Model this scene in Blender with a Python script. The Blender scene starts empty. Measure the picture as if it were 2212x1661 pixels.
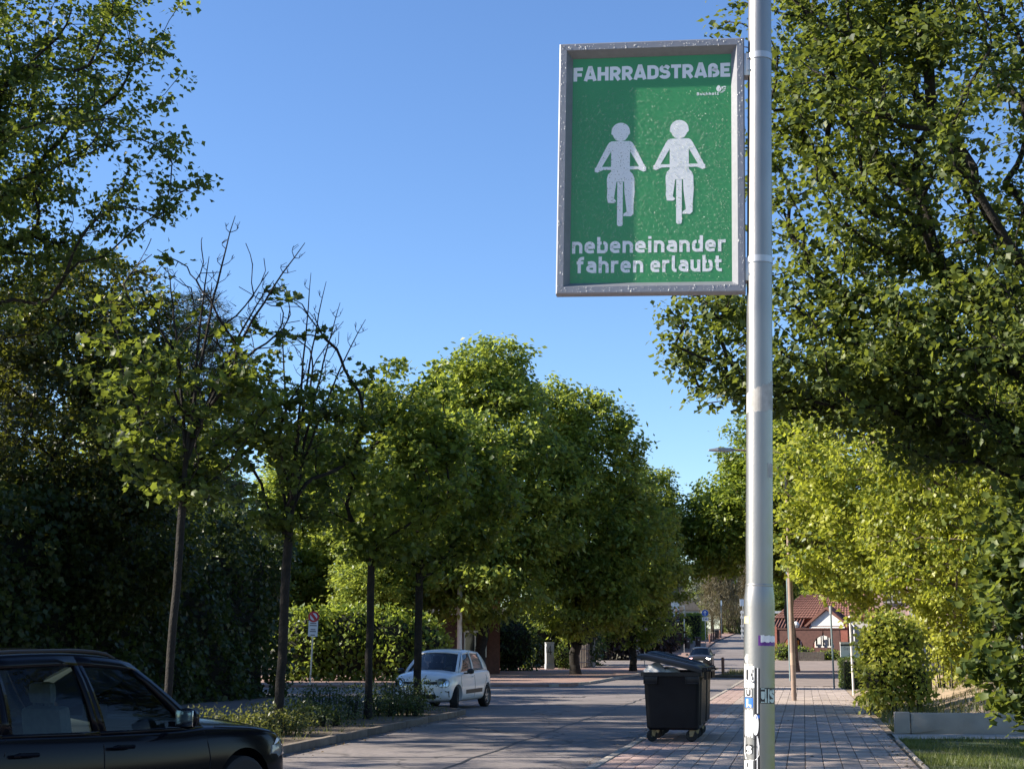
import bpy, bmesh, math, random
import numpy as np
from mathutils import Vector, Matrix
from mathutils.bvhtree import BVHTree

R = math.radians
SC = bpy.context.scene
COL = SC.collection

# ------------------------------------------------------------------ camera, sky, sun, exposure
CAM_H = 1.68
cam_d = bpy.data.cameras.new('camera')
cam = bpy.data.objects.new('camera', cam_d)
COL.objects.link(cam)
cam.location = (0, 0, CAM_H)
cam.rotation_euler = (R(90 + 10.0), 0, 0)
cam_d.sensor_fit = 'HORIZONTAL'
cam_d.sensor_width = 36.0
cam_d.lens = 36.0 * 3200 / 2212
cam_d.clip_start = 0.1
cam_d.clip_end = 3000
SC.camera = cam

SUN_EL = 30.0
SUN_AZ = 270.0          # clockwise from +Y: the sun stands to the left of the street
world = bpy.data.worlds.new('World')
SC.world = world
world.use_nodes = True
wn = world.node_tree
for n in list(wn.nodes):
    wn.nodes.remove(n)
sky = wn.nodes.new('ShaderNodeTexSky')
sky.sky_type = 'NISHITA'
sky.sun_disc = False
sky.sun_elevation = R(SUN_EL)
sky.sun_rotation = R(SUN_AZ)
sky.altitude = 0
sky.air_density = 1.0
sky.dust_density = 0.1
sky.ozone_density = 5.0
bg = wn.nodes.new('ShaderNodeBackground')
bg.inputs['Strength'].default_value = 0.085
wo = wn.nodes.new('ShaderNodeOutputWorld')
hsv = wn.nodes.new('ShaderNodeHueSaturation')
hsv.inputs['Saturation'].default_value = 1.06
hsv.inputs['Hue'].default_value = 0.505
wn.links.new(sky.outputs[0], hsv.inputs['Color'])
wn.links.new(hsv.outputs[0], bg.inputs[0])
wn.links.new(bg.outputs[0], wo.inputs[0])

sun_d = bpy.data.lights.new('sun', 'SUN')
sun_d.energy = 5.0
sun_d.angle = R(0.53)
sun_d.color = (1.0, 0.90, 0.76)
sun = bpy.data.objects.new('sun', sun_d)
COL.objects.link(sun)
sun.location = (-40, 10, 40)
_ld = Vector((math.cos(R(SUN_EL)), 0.0, -math.sin(R(SUN_EL))))
sun.rotation_euler = _ld.to_track_quat('-Z', 'Y').to_euler()

SC.view_settings.view_transform = 'Standard'
SC.view_settings.look = 'None'
SC.view_settings.gamma = 1.0
SC.view_settings.use_curve_mapping = False
SC.view_settings.exposure = 1.4
SC.render.engine = 'CYCLES'
SC.cycles.use_denoising = True
SC.cycles.max_bounces = 7
SC.cycles.diffuse_bounces = 2
SC.cycles.glossy_bounces = 3
SC.cycles.transmission_bounces = 5
SC.cycles.transparent_max_bounces = 8
SC.cycles.caustics_reflective = False
SC.cycles.caustics_refractive = False
SC.cycles.sample_clamp_indirect = 6.0

# ------------------------------------------------------------------ helpers: materials
MATS = {}

def _tree(name):
    m = bpy.data.materials.new(name)
    m.use_nodes = True
    nt = m.node_tree
    for n in list(nt.nodes):
        nt.nodes.remove(n)
    out = nt.nodes.new('ShaderNodeOutputMaterial')
    MATS[name] = m
    return m, nt, out

def mat(name, col, rough=0.6, metal=0.0, spec=0.5, noise=0.0, scale=5.0, col2=None, bump=0.0,
        bscale=None, coat=0.0, rnd=0.0, detail=4.0, emit=None, emit_s=0.0, alpha=None, island=0.0, world=False):
    """Principled material: two-tone noise, per-object variation, fine bump."""
    if name in MATS:
        return MATS[name]
    m, nt, out = _tree(name)
    b = nt.nodes.new('ShaderNodeBsdfPrincipled')
    b.inputs['Roughness'].default_value = rough
    b.inputs['Metallic'].default_value = metal
    b.inputs['Specular IOR Level'].default_value = spec
    if coat:
        b.inputs['Coat Weight'].default_value = coat
        b.inputs['Coat Roughness'].default_value = 0.04
    c = (*col, 1.0)
    b.inputs['Base Color'].default_value = c
    last = None
    tc = None
    if noise or col2 or bump:
        tc = nt.nodes.new('ShaderNodeTexCoord')
        vec = tc.outputs['Object']
        if world:
            vec = nt.nodes.new('ShaderNodeNewGeometry').outputs['Position']
    if col2 or noise:
        nz = nt.nodes.new('ShaderNodeTexNoise')
        nz.inputs['Scale'].default_value = scale
        nz.inputs['Detail'].default_value = detail
        nt.links.new(vec, nz.inputs['Vector'])
        rp = nt.nodes.new('ShaderNodeValToRGB')
        rp.color_ramp.elements[0].position = 0.32
        rp.color_ramp.elements[1].position = 0.68
        if col2:
            rp.color_ramp.elements[0].color = c
            rp.color_ramp.elements[1].color = (*col2, 1)
        else:
            rp.color_ramp.elements[0].color = (*[x * (1 - noise) for x in col], 1)
            rp.color_ramp.elements[1].color = (*[min(1, x * (1 + noise)) for x in col], 1)
        nt.links.new(nz.outputs['Fac'], rp.inputs['Fac'])
        last = rp.outputs['Color']
    if rnd or island:
        if island:
            oi = nt.nodes.new('ShaderNodeNewGeometry')
            ro = oi.outputs['Random Per Island']
            amt = island
        else:
            oi = nt.nodes.new('ShaderNodeObjectInfo')
            ro = oi.outputs['Random']
            amt = rnd
        mr = nt.nodes.new('ShaderNodeMapRange')
        mr.inputs['To Min'].default_value = 1 - amt
        mr.inputs['To Max'].default_value = 1 + amt
        nt.links.new(ro, mr.inputs['Value'])
        vm = nt.nodes.new('ShaderNodeVectorMath')
        vm.operation = 'SCALE'
        if last:
            nt.links.new(last, vm.inputs[0])
        else:
            vm.inputs[0].default_value = col
        nt.links.new(mr.outputs[0], vm.inputs['Scale'])
        last = vm.outputs[0]
    if last:
        nt.links.new(last, b.inputs['Base Color'])
    if bump:
        n2 = nt.nodes.new('ShaderNodeTexNoise')
        n2.inputs['Scale'].default_value = bscale or scale * 6
        n2.inputs['Detail'].default_value = 5
        nt.links.new(vec, n2.inputs['Vector'])
        bp = nt.nodes.new('ShaderNodeBump')
        bp.inputs['Strength'].default_value = bump
        bp.inputs['Distance'].default_value = 0.02
        nt.links.new(n2.outputs['Fac'], bp.inputs['Height'])
        nt.links.new(bp.outputs[0], b.inputs['Normal'])
    if emit:
        b.inputs['Emission Color'].default_value = (*emit, 1)
        b.inputs['Emission Strength'].default_value = emit_s
    sh = b.outputs[0]
    if alpha is not None:
        tr = nt.nodes.new('ShaderNodeBsdfTransparent')
        mx = nt.nodes.new('ShaderNodeMixShader')
        mx.inputs[0].default_value = alpha
        nt.links.new(tr.outputs[0], mx.inputs[1])
        nt.links.new(sh, mx.inputs[2])
        sh = mx.outputs[0]
    nt.links.new(sh, out.inputs['Surface'])
    return m

def leafmat(name, dark, light, trans, tw=0.4, rough=0.45, spec=0.4):
    """Leaf: reflecting face plus light passing through; every leaf its own tone."""
    m, nt, out = _tree(name)
    ge = nt.nodes.new('ShaderNodeNewGeometry')
    rp = nt.nodes.new('ShaderNodeValToRGB')
    rp.color_ramp.elements[0].color = (*dark, 1)
    rp.color_ramp.elements[1].color = (*light, 1)
    nz = nt.nodes.new('ShaderNodeTexNoise')
    nz.inputs['Scale'].default_value = 0.8
    nz.inputs['Detail'].default_value = 3
    nt.links.new(ge.outputs['Position'], nz.inputs['Vector'])
    m1 = nt.nodes.new('ShaderNodeMapRange')
    m1.inputs['From Min'].default_value = 0.3
    m1.inputs['From Max'].default_value = 0.7
    m1.inputs['To Min'].default_value = -0.35
    m1.inputs['To Max'].default_value = 0.35
    nt.links.new(nz.outputs['Fac'], m1.inputs['Value'])
    ad = nt.nodes.new('ShaderNodeMath')
    ad.use_clamp = True
    nt.links.new(ge.outputs['Random Per Island'], ad.inputs[0])
    nt.links.new(m1.outputs[0], ad.inputs[1])
    fac = ad.outputs[0]
    nt.links.new(fac, rp.inputs['Fac'])
    b = nt.nodes.new('ShaderNodeBsdfPrincipled')
    b.inputs['Roughness'].default_value = rough
    b.inputs['Specular IOR Level'].default_value = spec
    nt.links.new(rp.outputs[0], b.inputs['Base Color'])
    t = nt.nodes.new('ShaderNodeBsdfTranslucent')
    rp2 = nt.nodes.new('ShaderNodeValToRGB')
    rp2.color_ramp.elements[0].color = (*[x * 0.65 for x in trans], 1)
    rp2.color_ramp.elements[1].color = (*trans, 1)
    nt.links.new(fac, rp2.inputs['Fac'])
    nt.links.new(rp2.outputs[0], t.inputs['Color'])
    mx = nt.nodes.new('ShaderNodeMixShader')
    mx.inputs[0].default_value = tw
    nt.links.new(b.outputs[0], mx.inputs[1])
    nt.links.new(t.outputs[0], mx.inputs[2])
    nt.links.new(mx.outputs[0], out.inputs['Surface'])
    return m

def glassmat(name, tint=(0.25, 0.3, 0.3), ior=1.5):
    """Car glass: tinted see-through sheet with a sharp sky reflection."""
    m, nt, out = _tree(name)
    tr = nt.nodes.new('ShaderNodeBsdfTransparent')
    tr.inputs[0].default_value = (*tint, 1)
    gl = nt.nodes.new('ShaderNodeBsdfGlossy')
    gl.inputs['Roughness'].default_value = 0.02
    gl.inputs['Color'].default_value = (0.9, 0.9, 0.9, 1)
    fr = nt.nodes.new('ShaderNodeFresnel')
    fr.inputs['IOR'].default_value = ior
    mx = nt.nodes.new('ShaderNodeMixShader')
    nt.links.new(fr.outputs[0], mx.inputs[0])
    nt.links.new(tr.outputs[0], mx.inputs[1])
    nt.links.new(gl.outputs[0], mx.inputs[2])
    nt.links.new(mx.outputs[0], out.inputs['Surface'])
    return m

# ------------------------------------------------------------------ helpers: objects
def tag(o, label=None, cat=None, group=None, kind=None):
    if label: o['label'] = label
    if cat: o['category'] = cat
    if group: o['group'] = group
    if kind: o['kind'] = kind
    return o

def thing(name, loc, rz=0.0, label=None, cat=None, group=None):
    o = bpy.data.objects.new(name, None)
    o.empty_display_size = 0.2
    COL.objects.link(o)
    o.location = loc
    o.rotation_euler = (0, 0, rz)
    return tag(o, label, cat, group)

def link(name, me, material=None, parent=None, loc=None):
    o = bpy.data.objects.new(name, me)
    COL.objects.link(o)
    if material is not None and not me.materials:
        me.materials.append(MATS[material] if isinstance(material, str) else material)
    if parent is not None:
        o.parent = parent
    if loc is not None:
        o.location = loc
    return o

def copy_tree(o, parent=None):
    c = o.copy()
    COL.objects.link(c)
    c.parent = parent
    for ch in o.children:
        copy_tree(ch, c)
    return c

def np_mesh(name, V, F, smooth=False):
    """mesh from numpy arrays; F is (n,3) or (n,4)"""
    V = np.asarray(V, np.float32).reshape(-1, 3)
    F = np.asarray(F, np.int32)
    k = F.shape[1]
    me = bpy.data.meshes.new(name)
    me.vertices.add(len(V))
    me.vertices.foreach_set('co', V.ravel())
    me.loops.add(F.size)
    me.loops.foreach_set('vertex_index', F.ravel())
    me.polygons.add(len(F))
    me.polygons.foreach_set('loop_start', np.arange(0, F.size, k, dtype=np.int32))
    me.polygons.foreach_set('loop_total', np.full(len(F), k, np.int32))
    if smooth:
        me.polygons.foreach_set('use_smooth', np.ones(len(F), bool))
    me.update(calc_edges=True)
    return me

class MB:
    """collects shapes, builds ONE mesh object"""
    def __init__(self):
        self.v = []
        self.f = []
    def add(self, vs, fs):
        n = len(self.v)
        self.v += [tuple(p) for p in vs]
        self.f += [tuple(i + n for i in f) for f in fs]
        return self
    def box(self, c, s, rz=0.0, rx=0.0, ry=0.0, taper=1.0):
        M = Matrix.Rotation(rz, 3, 'Z') @ Matrix.Rotation(ry, 3, 'Y') @ Matrix.Rotation(rx, 3, 'X')
        vs = []
        for z in (-1, 1):
            t = taper if z > 0 else 1.0
            for x, y in ((-1, -1), (1, -1), (1, 1), (-1, 1)):
                vs.append(Vector(c) + M @ Vector((x * s[0] / 2 * t, y * s[1] / 2 * t, z * s[2] / 2)))
        return self.add(vs, [(3, 2, 1, 0), (4, 5, 6, 7), (0, 1, 5, 4), (1, 2, 6, 5), (2, 3, 7, 6), (3, 0, 4, 7)])
    def tube(self, pts, rad, n=8, caps=True):
        pts = [Vector(p) for p in pts]
        if not hasattr(rad, '__len__'):
            rad = [rad] * len(pts)
        vs, fs = [], []
        prev = None
        for i, p in enumerate(pts):
            a = pts[max(i - 1, 0)]
            b = pts[min(i + 1, len(pts) - 1)]
            d = (b - a).normalized()
            if prev is None:
                ref = Vector((0, 0, 1)) if abs(d.z) < 0.9 else Vector((1, 0, 0))
                x = d.cross(ref).normalized()
            else:
                x = (prev - d * prev.dot(d)).normalized()
            prev = x
            y = d.cross(x)
            for k in range(n):
                t = 2 * math.pi * k / n
                vs.append(p + (x * math.cos(t) + y * math.sin(t)) * rad[i])
        for i in range(len(pts) - 1):
            for k in range(n):
                a, b = i * n + k, i * n + (k + 1) % n
                fs.append((a, b, b + n, a + n))
        if caps:
            fs.append(tuple(range(n))[::-1])
            fs.append(tuple((len(pts) - 1) * n + k for k in range(n)))
        return self.add(vs, fs)
    def lathe(self, prof, n=20, c=(0, 0, 0), axis='Z', close=False):
        vs, fs = [], []
        m = len(prof)
        for k in range(n):
            t = 2 * math.pi * k / n
            for r, h in prof:
                if axis == 'Z':
                    p = (r * math.cos(t), r * math.sin(t), h)
                elif axis == 'Y':
                    p = (r * math.cos(t), h, r * math.sin(t))
                else:
                    p = (h, r * math.cos(t), r * math.sin(t))
                vs.append((p[0] + c[0], p[1] + c[1], p[2] + c[2]))
        for k in range(n):
            k2 = (k + 1) % n
            for i in range(m - 1 if not close else m):
                j = (i + 1) % m
                fs.append((k * m + i, k2 * m + i, k2 * m + j, k * m + j))
        return self.add(vs, fs)
    def prism(self, poly, z0, z1):
        """polygon in xy, extruded in z"""
        n = len(poly)
        vs = [(x, y, z0) for x, y in poly] + [(x, y, z1) for x, y in poly]
        fs = [tuple(range(n))[::-1], tuple(range(n, 2 * n))]
        fs += [(i, (i + 1) % n, n + (i + 1) % n, n + i) for i in range(n)]
        return self.add(vs, fs)
    def slab(self, poly, y0, y1):
        """polygon in xz, extruded in y"""
        n = len(poly)
        vs = [(x, y0, z) for x, z in poly] + [(x, y1, z) for x, z in poly]
        fs = [tuple(range(n)), tuple(range(n, 2 * n))[::-1]]
        fs += [(i, n + i, n + (i + 1) % n, (i + 1) % n) for i in range(n)]
        return self.add(vs, fs)
    def build(self, name, material, parent=None, smooth=False, bevel=0.0, loc=None, sharp=35):
        me = bpy.data.meshes.new(name)
        me.from_pydata([tuple(p) for p in self.v], [], self.f)
        bm = bmesh.new()
        bm.from_mesh(me)
        bmesh.ops.recalc_face_normals(bm, faces=bm.faces)
        if bevel:
            ed = [e for e in bm.edges if len(e.link_faces) == 2 and e.calc_face_angle(0) > 0.5]
            bmesh.ops.bevel(bm, geom=ed, offset=bevel, segments=2, profile=0.6, affect='EDGES')
        bm.to_mesh(me)
        bm.free()
        if smooth or bevel:
            for p in me.polygons:
                p.use_smooth = True
            me.set_sharp_from_angle(angle=R(sharp))
        return link(name, me, material, parent, loc)

def obj_box(name, c, s, material, parent=None, bevel=0.0, **k):
    return MB().box(c, s, **k).build(name, material, parent, bevel=bevel)

# ------------------------------------------------------------------ terrain and street geometry
def gz(y):
    return float(np.interp(y, [0, 100, 112, 130, 148, 165, 200, 257, 320, 700], [0, 0, .1, .65, 1.3, 2.1, 3.0, 4.4, 5.4, 9]))

SL = 0.194
def x_right(y):          # right-hand kerb of the street
    return 1.12 + (y - 21.14) * SL
def x_left(y):           # left-hand kerb beyond the side street
    return 3.3 + (y - 67.0) * SL
def x_island(y):         # kerb of the planted island
    return -3.7 + (y - 24.1) * 0.18
def x_walk(y):           # outer edge of the right-hand pavement
    return x_right(y) + 4.55

def strip(name, xl, xr, ys, dz, material, parent=None, kind=None, nx=1):
    V, F = [], []
    w = nx + 1
    for y in ys:
        a, b = xl(y), xr(y)
        for i in range(w):
            V.append((a + (b - a) * i / nx, y, gz(y) + dz))
    for j in range(len(ys) - 1):
        for i in range(nx):
            F.append((j * w + i, j * w + i + 1, (j + 1) * w + i + 1, (j + 1) * w + i))
    o = link(name, np_mesh(name, V, F), material, parent)
    if kind:
        o['kind'] = kind
    return o
# ------------------------------------------------------------------ materials
def asphalt_mat():
    """worn asphalt: fine grain, blotches, a few cracks sealed with tar"""
    m, nt, out = _tree('asphalt')
    N = nt.nodes.new
    pos = N('ShaderNodeNewGeometry').outputs['Position']
    def noise(sc, det=8):
        n = N('ShaderNodeTexNoise'); n.inputs['Scale'].default_value = sc; n.inputs['Detail'].default_value = det
        nt.links.new(pos, n.inputs['Vector'])
        return n.outputs['Fac']
    rp = N('ShaderNodeValToRGB')
    e = rp.color_ramp.elements
    e[0].position = .28; e[0].color = (.125, .112, .107, 1)
    e[1].position = .72; e[1].color = (.215, .19, .18, 1)
    nt.links.new(noise(.55, 9), rp.inputs['Fac'])
    r2 = N('ShaderNodeValToRGB')
    r2.color_ramp.elements[0].position = .35; r2.color_ramp.elements[0].color = (.78, .78, .80, 1)
    r2.color_ramp.elements[1].position = .65; r2.color_ramp.elements[1].color = (1.12, 1.1, 1.08, 1)
    nt.links.new(noise(9, 6), r2.inputs['Fac'])
    mu = N('ShaderNodeMix'); mu.data_type = 'RGBA'; mu.blend_type = 'MULTIPLY'; mu.inputs[0].default_value = 1
    nt.links.new(rp.outputs[0], mu.inputs[6]); nt.links.new(r2.outputs[0], mu.inputs[7])
    # cracks
    mp = N('ShaderNodeMapping'); mp.inputs['Scale'].default_value = (.30, .11, 1); mp.inputs['Rotation'].default_value = (0, 0, .2)
    nz = N('ShaderNodeTexNoise'); nz.inputs['Scale'].default_value = .9; nz.inputs['Detail'].default_value = 6
    nt.links.new(pos, nz.inputs['Vector'])
    ad = N('ShaderNodeVectorMath'); ad.operation = 'MULTIPLY_ADD'; ad.inputs[1].default_value = (1.6, 1.6, 0)
    nt.links.new(nz.outputs['Color'], ad.inputs[0]); nt.links.new(pos, ad.inputs[2])
    nt.links.new(ad.outputs[0], mp.inputs[0])
    vo = N('ShaderNodeTexVoronoi'); vo.feature = 'DISTANCE_TO_EDGE'; vo.inputs['Scale'].default_value = 1.0
    nt.links.new(mp.outputs[0], vo.inputs['Vector'])
    ck = N('ShaderNodeMapRange'); ck.inputs['From Min'].default_value = .003; ck.inputs['From Max'].default_value = .009; ck.inputs['To Min'].default_value = .45
    nt.links.new(vo.outputs['Distance'], ck.inputs['Value'])
    sc = N('ShaderNodeVectorMath'); sc.operation = 'SCALE'
    nt.links.new(mu.outputs[2], sc.inputs[0]); nt.links.new(ck.outputs[0], sc.inputs['Scale'])
    b = N('ShaderNodeBsdfPrincipled'); b.inputs['Roughness'].default_value = .85
    nt.links.new(sc.outputs[0], b.inputs['Base Color'])
    bp = N('ShaderNodeBump'); bp.inputs['Strength'].default_value = .35; bp.inputs['Distance'].default_value = .02
    nt.links.new(noise(60, 4), bp.inputs['Height']); nt.links.new(bp.outputs[0], b.inputs['Normal'])
    nt.links.new(b.outputs[0], out.inputs['Surface'])
asphalt_mat()
mat('soil', (0.06, 0.046, 0.032), 0.95, col2=(0.12, 0.092, 0.062), scale=1.6, detail=8, bump=0.8, bscale=18)
mat('ground_earth', (0.09, 0.085, 0.045), 0.95, col2=(0.14, 0.12, 0.075), scale=0.35, detail=8, bump=0.6, bscale=9)
mat('sand_dirt', (0.33, 0.25, 0.175), 0.95, col2=(0.24, 0.185, 0.12), scale=0.9, detail=9, bump=0.7, bscale=14)
mat('grass_ground', (0.045, 0.075, 0.02), 0.95, col2=(0.10, 0.095, 0.035), scale=2.2, detail=8, bump=0.8, bscale=40)
mat('slab_grey', (0.29, 0.235, 0.20), 0.85, col2=(0.42, 0.34, 0.285), scale=1.7, detail=10, bump=0.3, bscale=70, rnd=0.2, world=True)
mat('slab_red', (0.28, 0.20, 0.172), 0.85, col2=(0.37, 0.265, 0.23), scale=1.7, detail=10, bump=0.3, bscale=70, rnd=0.2, world=True)
mat('slab_far', (0.29, 0.24, 0.212), 0.85, col2=(0.39, 0.325, 0.285), scale=1.3, detail=10, bump=0.3, bscale=60, island=0.16)
mat('joint', (0.055, 0.05, 0.042), 0.95, col2=(0.09, 0.085, 0.06), scale=6)
mat('kerb_brown', (0.20, 0.165, 0.13), 0.9, col2=(0.13, 0.105, 0.08), scale=4, detail=8, bump=0.5, bscale=40, rnd=0.22, world=True)
mat('kerb_stone', (0.36, 0.32, 0.27), 0.85, col2=(0.27, 0.24, 0.20), scale=5, detail=8, bump=0.4, bscale=50, rnd=0.18, world=True)
mat('red_paver', (0.20, 0.125, 0.10), 0.85, col2=(0.28, 0.185, 0.15), scale=2.5, detail=8, bump=0.4, bscale=30)
mat('grey_paver', (0.16, 0.13, 0.112), 0.9, col2=(0.23, 0.185, 0.16), scale=1.2, detail=9, bump=0.4, bscale=30)
mat('concrete', (0.40, 0.36, 0.31), 0.85, col2=(0.32, 0.285, 0.24), scale=2.4, detail=10, bump=0.25, bscale=60)
mat('white_paint', (0.75, 0.75, 0.73), 0.7, noise=0.12, scale=9)
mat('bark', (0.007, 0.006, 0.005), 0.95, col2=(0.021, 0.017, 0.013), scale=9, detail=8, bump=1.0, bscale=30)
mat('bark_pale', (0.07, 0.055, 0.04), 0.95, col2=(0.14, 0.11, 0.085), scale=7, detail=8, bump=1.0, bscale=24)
mat('twig_dark', (0.010, 0.012, 0.007), 0.95, noise=0.3, scale=6)
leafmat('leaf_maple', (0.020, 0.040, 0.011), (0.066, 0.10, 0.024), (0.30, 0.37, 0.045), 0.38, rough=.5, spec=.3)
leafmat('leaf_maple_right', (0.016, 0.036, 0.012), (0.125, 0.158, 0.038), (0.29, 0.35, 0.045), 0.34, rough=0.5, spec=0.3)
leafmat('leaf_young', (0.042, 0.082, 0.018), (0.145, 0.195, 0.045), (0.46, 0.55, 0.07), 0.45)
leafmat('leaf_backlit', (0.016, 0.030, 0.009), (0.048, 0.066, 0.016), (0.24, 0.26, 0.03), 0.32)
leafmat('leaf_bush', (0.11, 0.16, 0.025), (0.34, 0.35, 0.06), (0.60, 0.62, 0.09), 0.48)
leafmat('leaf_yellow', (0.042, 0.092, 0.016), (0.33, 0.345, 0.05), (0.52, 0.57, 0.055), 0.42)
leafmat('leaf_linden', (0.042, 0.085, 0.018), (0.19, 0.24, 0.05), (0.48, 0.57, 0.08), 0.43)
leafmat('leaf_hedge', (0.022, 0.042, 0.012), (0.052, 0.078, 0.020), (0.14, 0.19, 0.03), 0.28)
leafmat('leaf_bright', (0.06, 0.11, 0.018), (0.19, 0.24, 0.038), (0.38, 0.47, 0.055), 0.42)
leafmat('leaf_box', (0.05, 0.085, 0.014), (0.10, 0.14, 0.022), (0.24, 0.30, 0.03), 0.3)
leafmat('leaf_copper', (0.028, 0.020, 0.020), (0.055, 0.038, 0.034), (0.10, 0.05, 0.04), 0.25)
leafmat('needle', (0.014, 0.022, 0.012), (0.034, 0.045, 0.022), (0.05, 0.07, 0.02), 0.15)
leafmat('needle_grey', (0.06, 0.07, 0.058), (0.13, 0.135, 0.11), (0.10, 0.11, 0.06), 0.15)
leafmat('needle_brown', (0.07, 0.06, 0.03), (0.15, 0.125, 0.065), (0.14, 0.11, 0.04), 0.2)
leafmat('grass_blade', (0.05, 0.085, 0.018), (0.14, 0.16, 0.04), (0.22, 0.26, 0.05), 0.35)
leafmat('weed', (0.04, 0.06, 0.016), (0.13, 0.13, 0.04), (0.24, 0.26, 0.05), 0.38)

# ------------------------------------------------------------------ foliage library
def _unit(a):
    return a / np.maximum(np.linalg.norm(a, axis=1, keepdims=True), 1e-6)

LEAF = {
    # maple: five lobes round a folded middle
    'maple': (np.array([[0, 0.38, -0.10], [0, 0.04, 0], [0.34, -0.02, .05], [0.37, 0.24, 0], [0.60, 0.50, .10], [0.34, 0.64, 0], [0, 1.0, .08],
                        [-0.34, 0.64, 0], [-0.60, 0.50, .10], [-0.37, 0.24, 0], [-0.34, -0.02, .05]]),
              [(0, i, i + 1) for i in range(1, 10)] + [(0, 10, 1)]),
    'oval': (np.array([[0, 0, 0], [0.27, 0.42, .05], [0, 1.0, 0], [-0.27, 0.42, .05]]), [(0, 1, 2), (0, 2, 3)]),
    'hand': (np.array([[0, 0, 0], [0.45, 0.35, .06], [0.22, 0.62, 0], [0, 1.0, -.06], [-0.22, 0.62, 0], [-0.45, 0.35, .06]]),
             [(0, 1, 2), (0, 2, 3), (0, 3, 4), (0, 4, 5)]),
    'needle': (np.array([[-0.035, 0, 0], [0.035, 0, 0], [0, 1.0, 0]]), [(0, 1, 2)]),
    'blade': (np.array([[-0.05, 0, 0], [0.05, 0, 0], [0.0, 1.0, 0.18]]), [(0, 1, 2)]),
}

def leaf_mesh(name, P, tip, nrm, size, shape):
    T, F = LEAF[shape]
    tip = _unit(tip)
    side = _unit(np.cross(tip, nrm))
    nrm = np.cross(side, tip)
    s = np.asarray(size).reshape(-1, 1, 1)
    V = P[:, None, :] + s * (T[None, :, 0:1] * side[:, None, :] + T[None, :, 1:2] * tip[:, None, :] + T[None, :, 2:3] * nrm[:, None, :])
    F = np.array(F)
    n = len(P)
    Fa = (F[None] + (np.arange(n) * len(T))[:, None, None]).reshape(-1, 3)
    return np_mesh(name, V.reshape(-1, 3), Fa)

def blob_points(rng, blobs, n, shell=0.55):
    """random points in a set of ellipsoids (cx,cy,cz,rx,ry,rz), denser towards the outside"""
    vol = np.array([b[3] * b[4] * b[5] for b in blobs]) ** 0.75
    k = rng.choice(len(blobs), n, p=vol / vol.sum())
    d = _unit(rng.normal(size=(n, 3)))
    r = (shell + (1 - shell) * rng.random(n)) ** (1 / 1.6)
    r = np.where(rng.random(n) < 0.25, rng.random(n) ** 0.5, r)
    B = np.array(blobs)[k]
    return B[:, :3] + d * r[:, None] * B[:, 3:6]

def grow(rng, trunk, targets, step=0.3, bend=0.35, lpen=0.22, apen=0.5):
    """join each target point to the nearest fitting place on the tree: returns nodes, parents, tip ids"""
    pos = [np.array(p, float) for p in trunk]
    par = [-1] + list(range(len(trunk) - 1))
    M = 60000
    N = np.zeros((M, 3)); D = np.zeros((M, 3)); L = np.zeros(M); PA = np.full(M, -1)
    n = len(pos)
    N[:n] = pos
    PA[:n] = par
    for i in range(1, n):
        D[i] = (N[i] - N[i - 1]) / np.linalg.norm(N[i] - N[i - 1])
        L[i] = 0
    D[0] = D[1]
    first = max(1, n - max(2, int(n * 0.45)))
    order = np.argsort(np.linalg.norm(targets - N[n - 1], axis=1) + rng.normal(0, 0.3, len(targets)))
    tips = []
    for t in targets[order]:
        v = t - N[first:n]
        d = np.linalg.norm(v, axis=1) + 1e-6
        c = (v * D[first:n]).sum(1) / d
        cost = d * (1 + apen * (1 - c)) + lpen * L[first:n] + np.where(v[:, 2] < -0.15 * d, 0.5 * d, 0)
        j = int(np.argmin(cost)) + first
        dist = float(np.linalg.norm(t - N[j]))
        k = max(1, int(round(dist / step)))
        ctrl = N[j] + D[j] * dist * bend + np.array([0, 0, 0.06 * dist])
        p = j
        for q in range(1, k + 1):
            a = q / k
            x = (1 - a) ** 2 * N[j] + 2 * a * (1 - a) * ctrl + a * a * t
            if q < k:
                x = x + rng.normal(0, 0.035 * min(dist, 2.0), 3) * 0.6
            if n >= M:
                break
            N[n] = x
            dd = x - N[p]
            D[n] = dd / (np.linalg.norm(dd) + 1e-9)
            L[n] = L[p] + np.linalg.norm(dd)
            PA[n] = p
            p = n
            n += 1
        tips.append(p)
    return N[:n], PA[:n], np.array(tips), D[:n]

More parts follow.
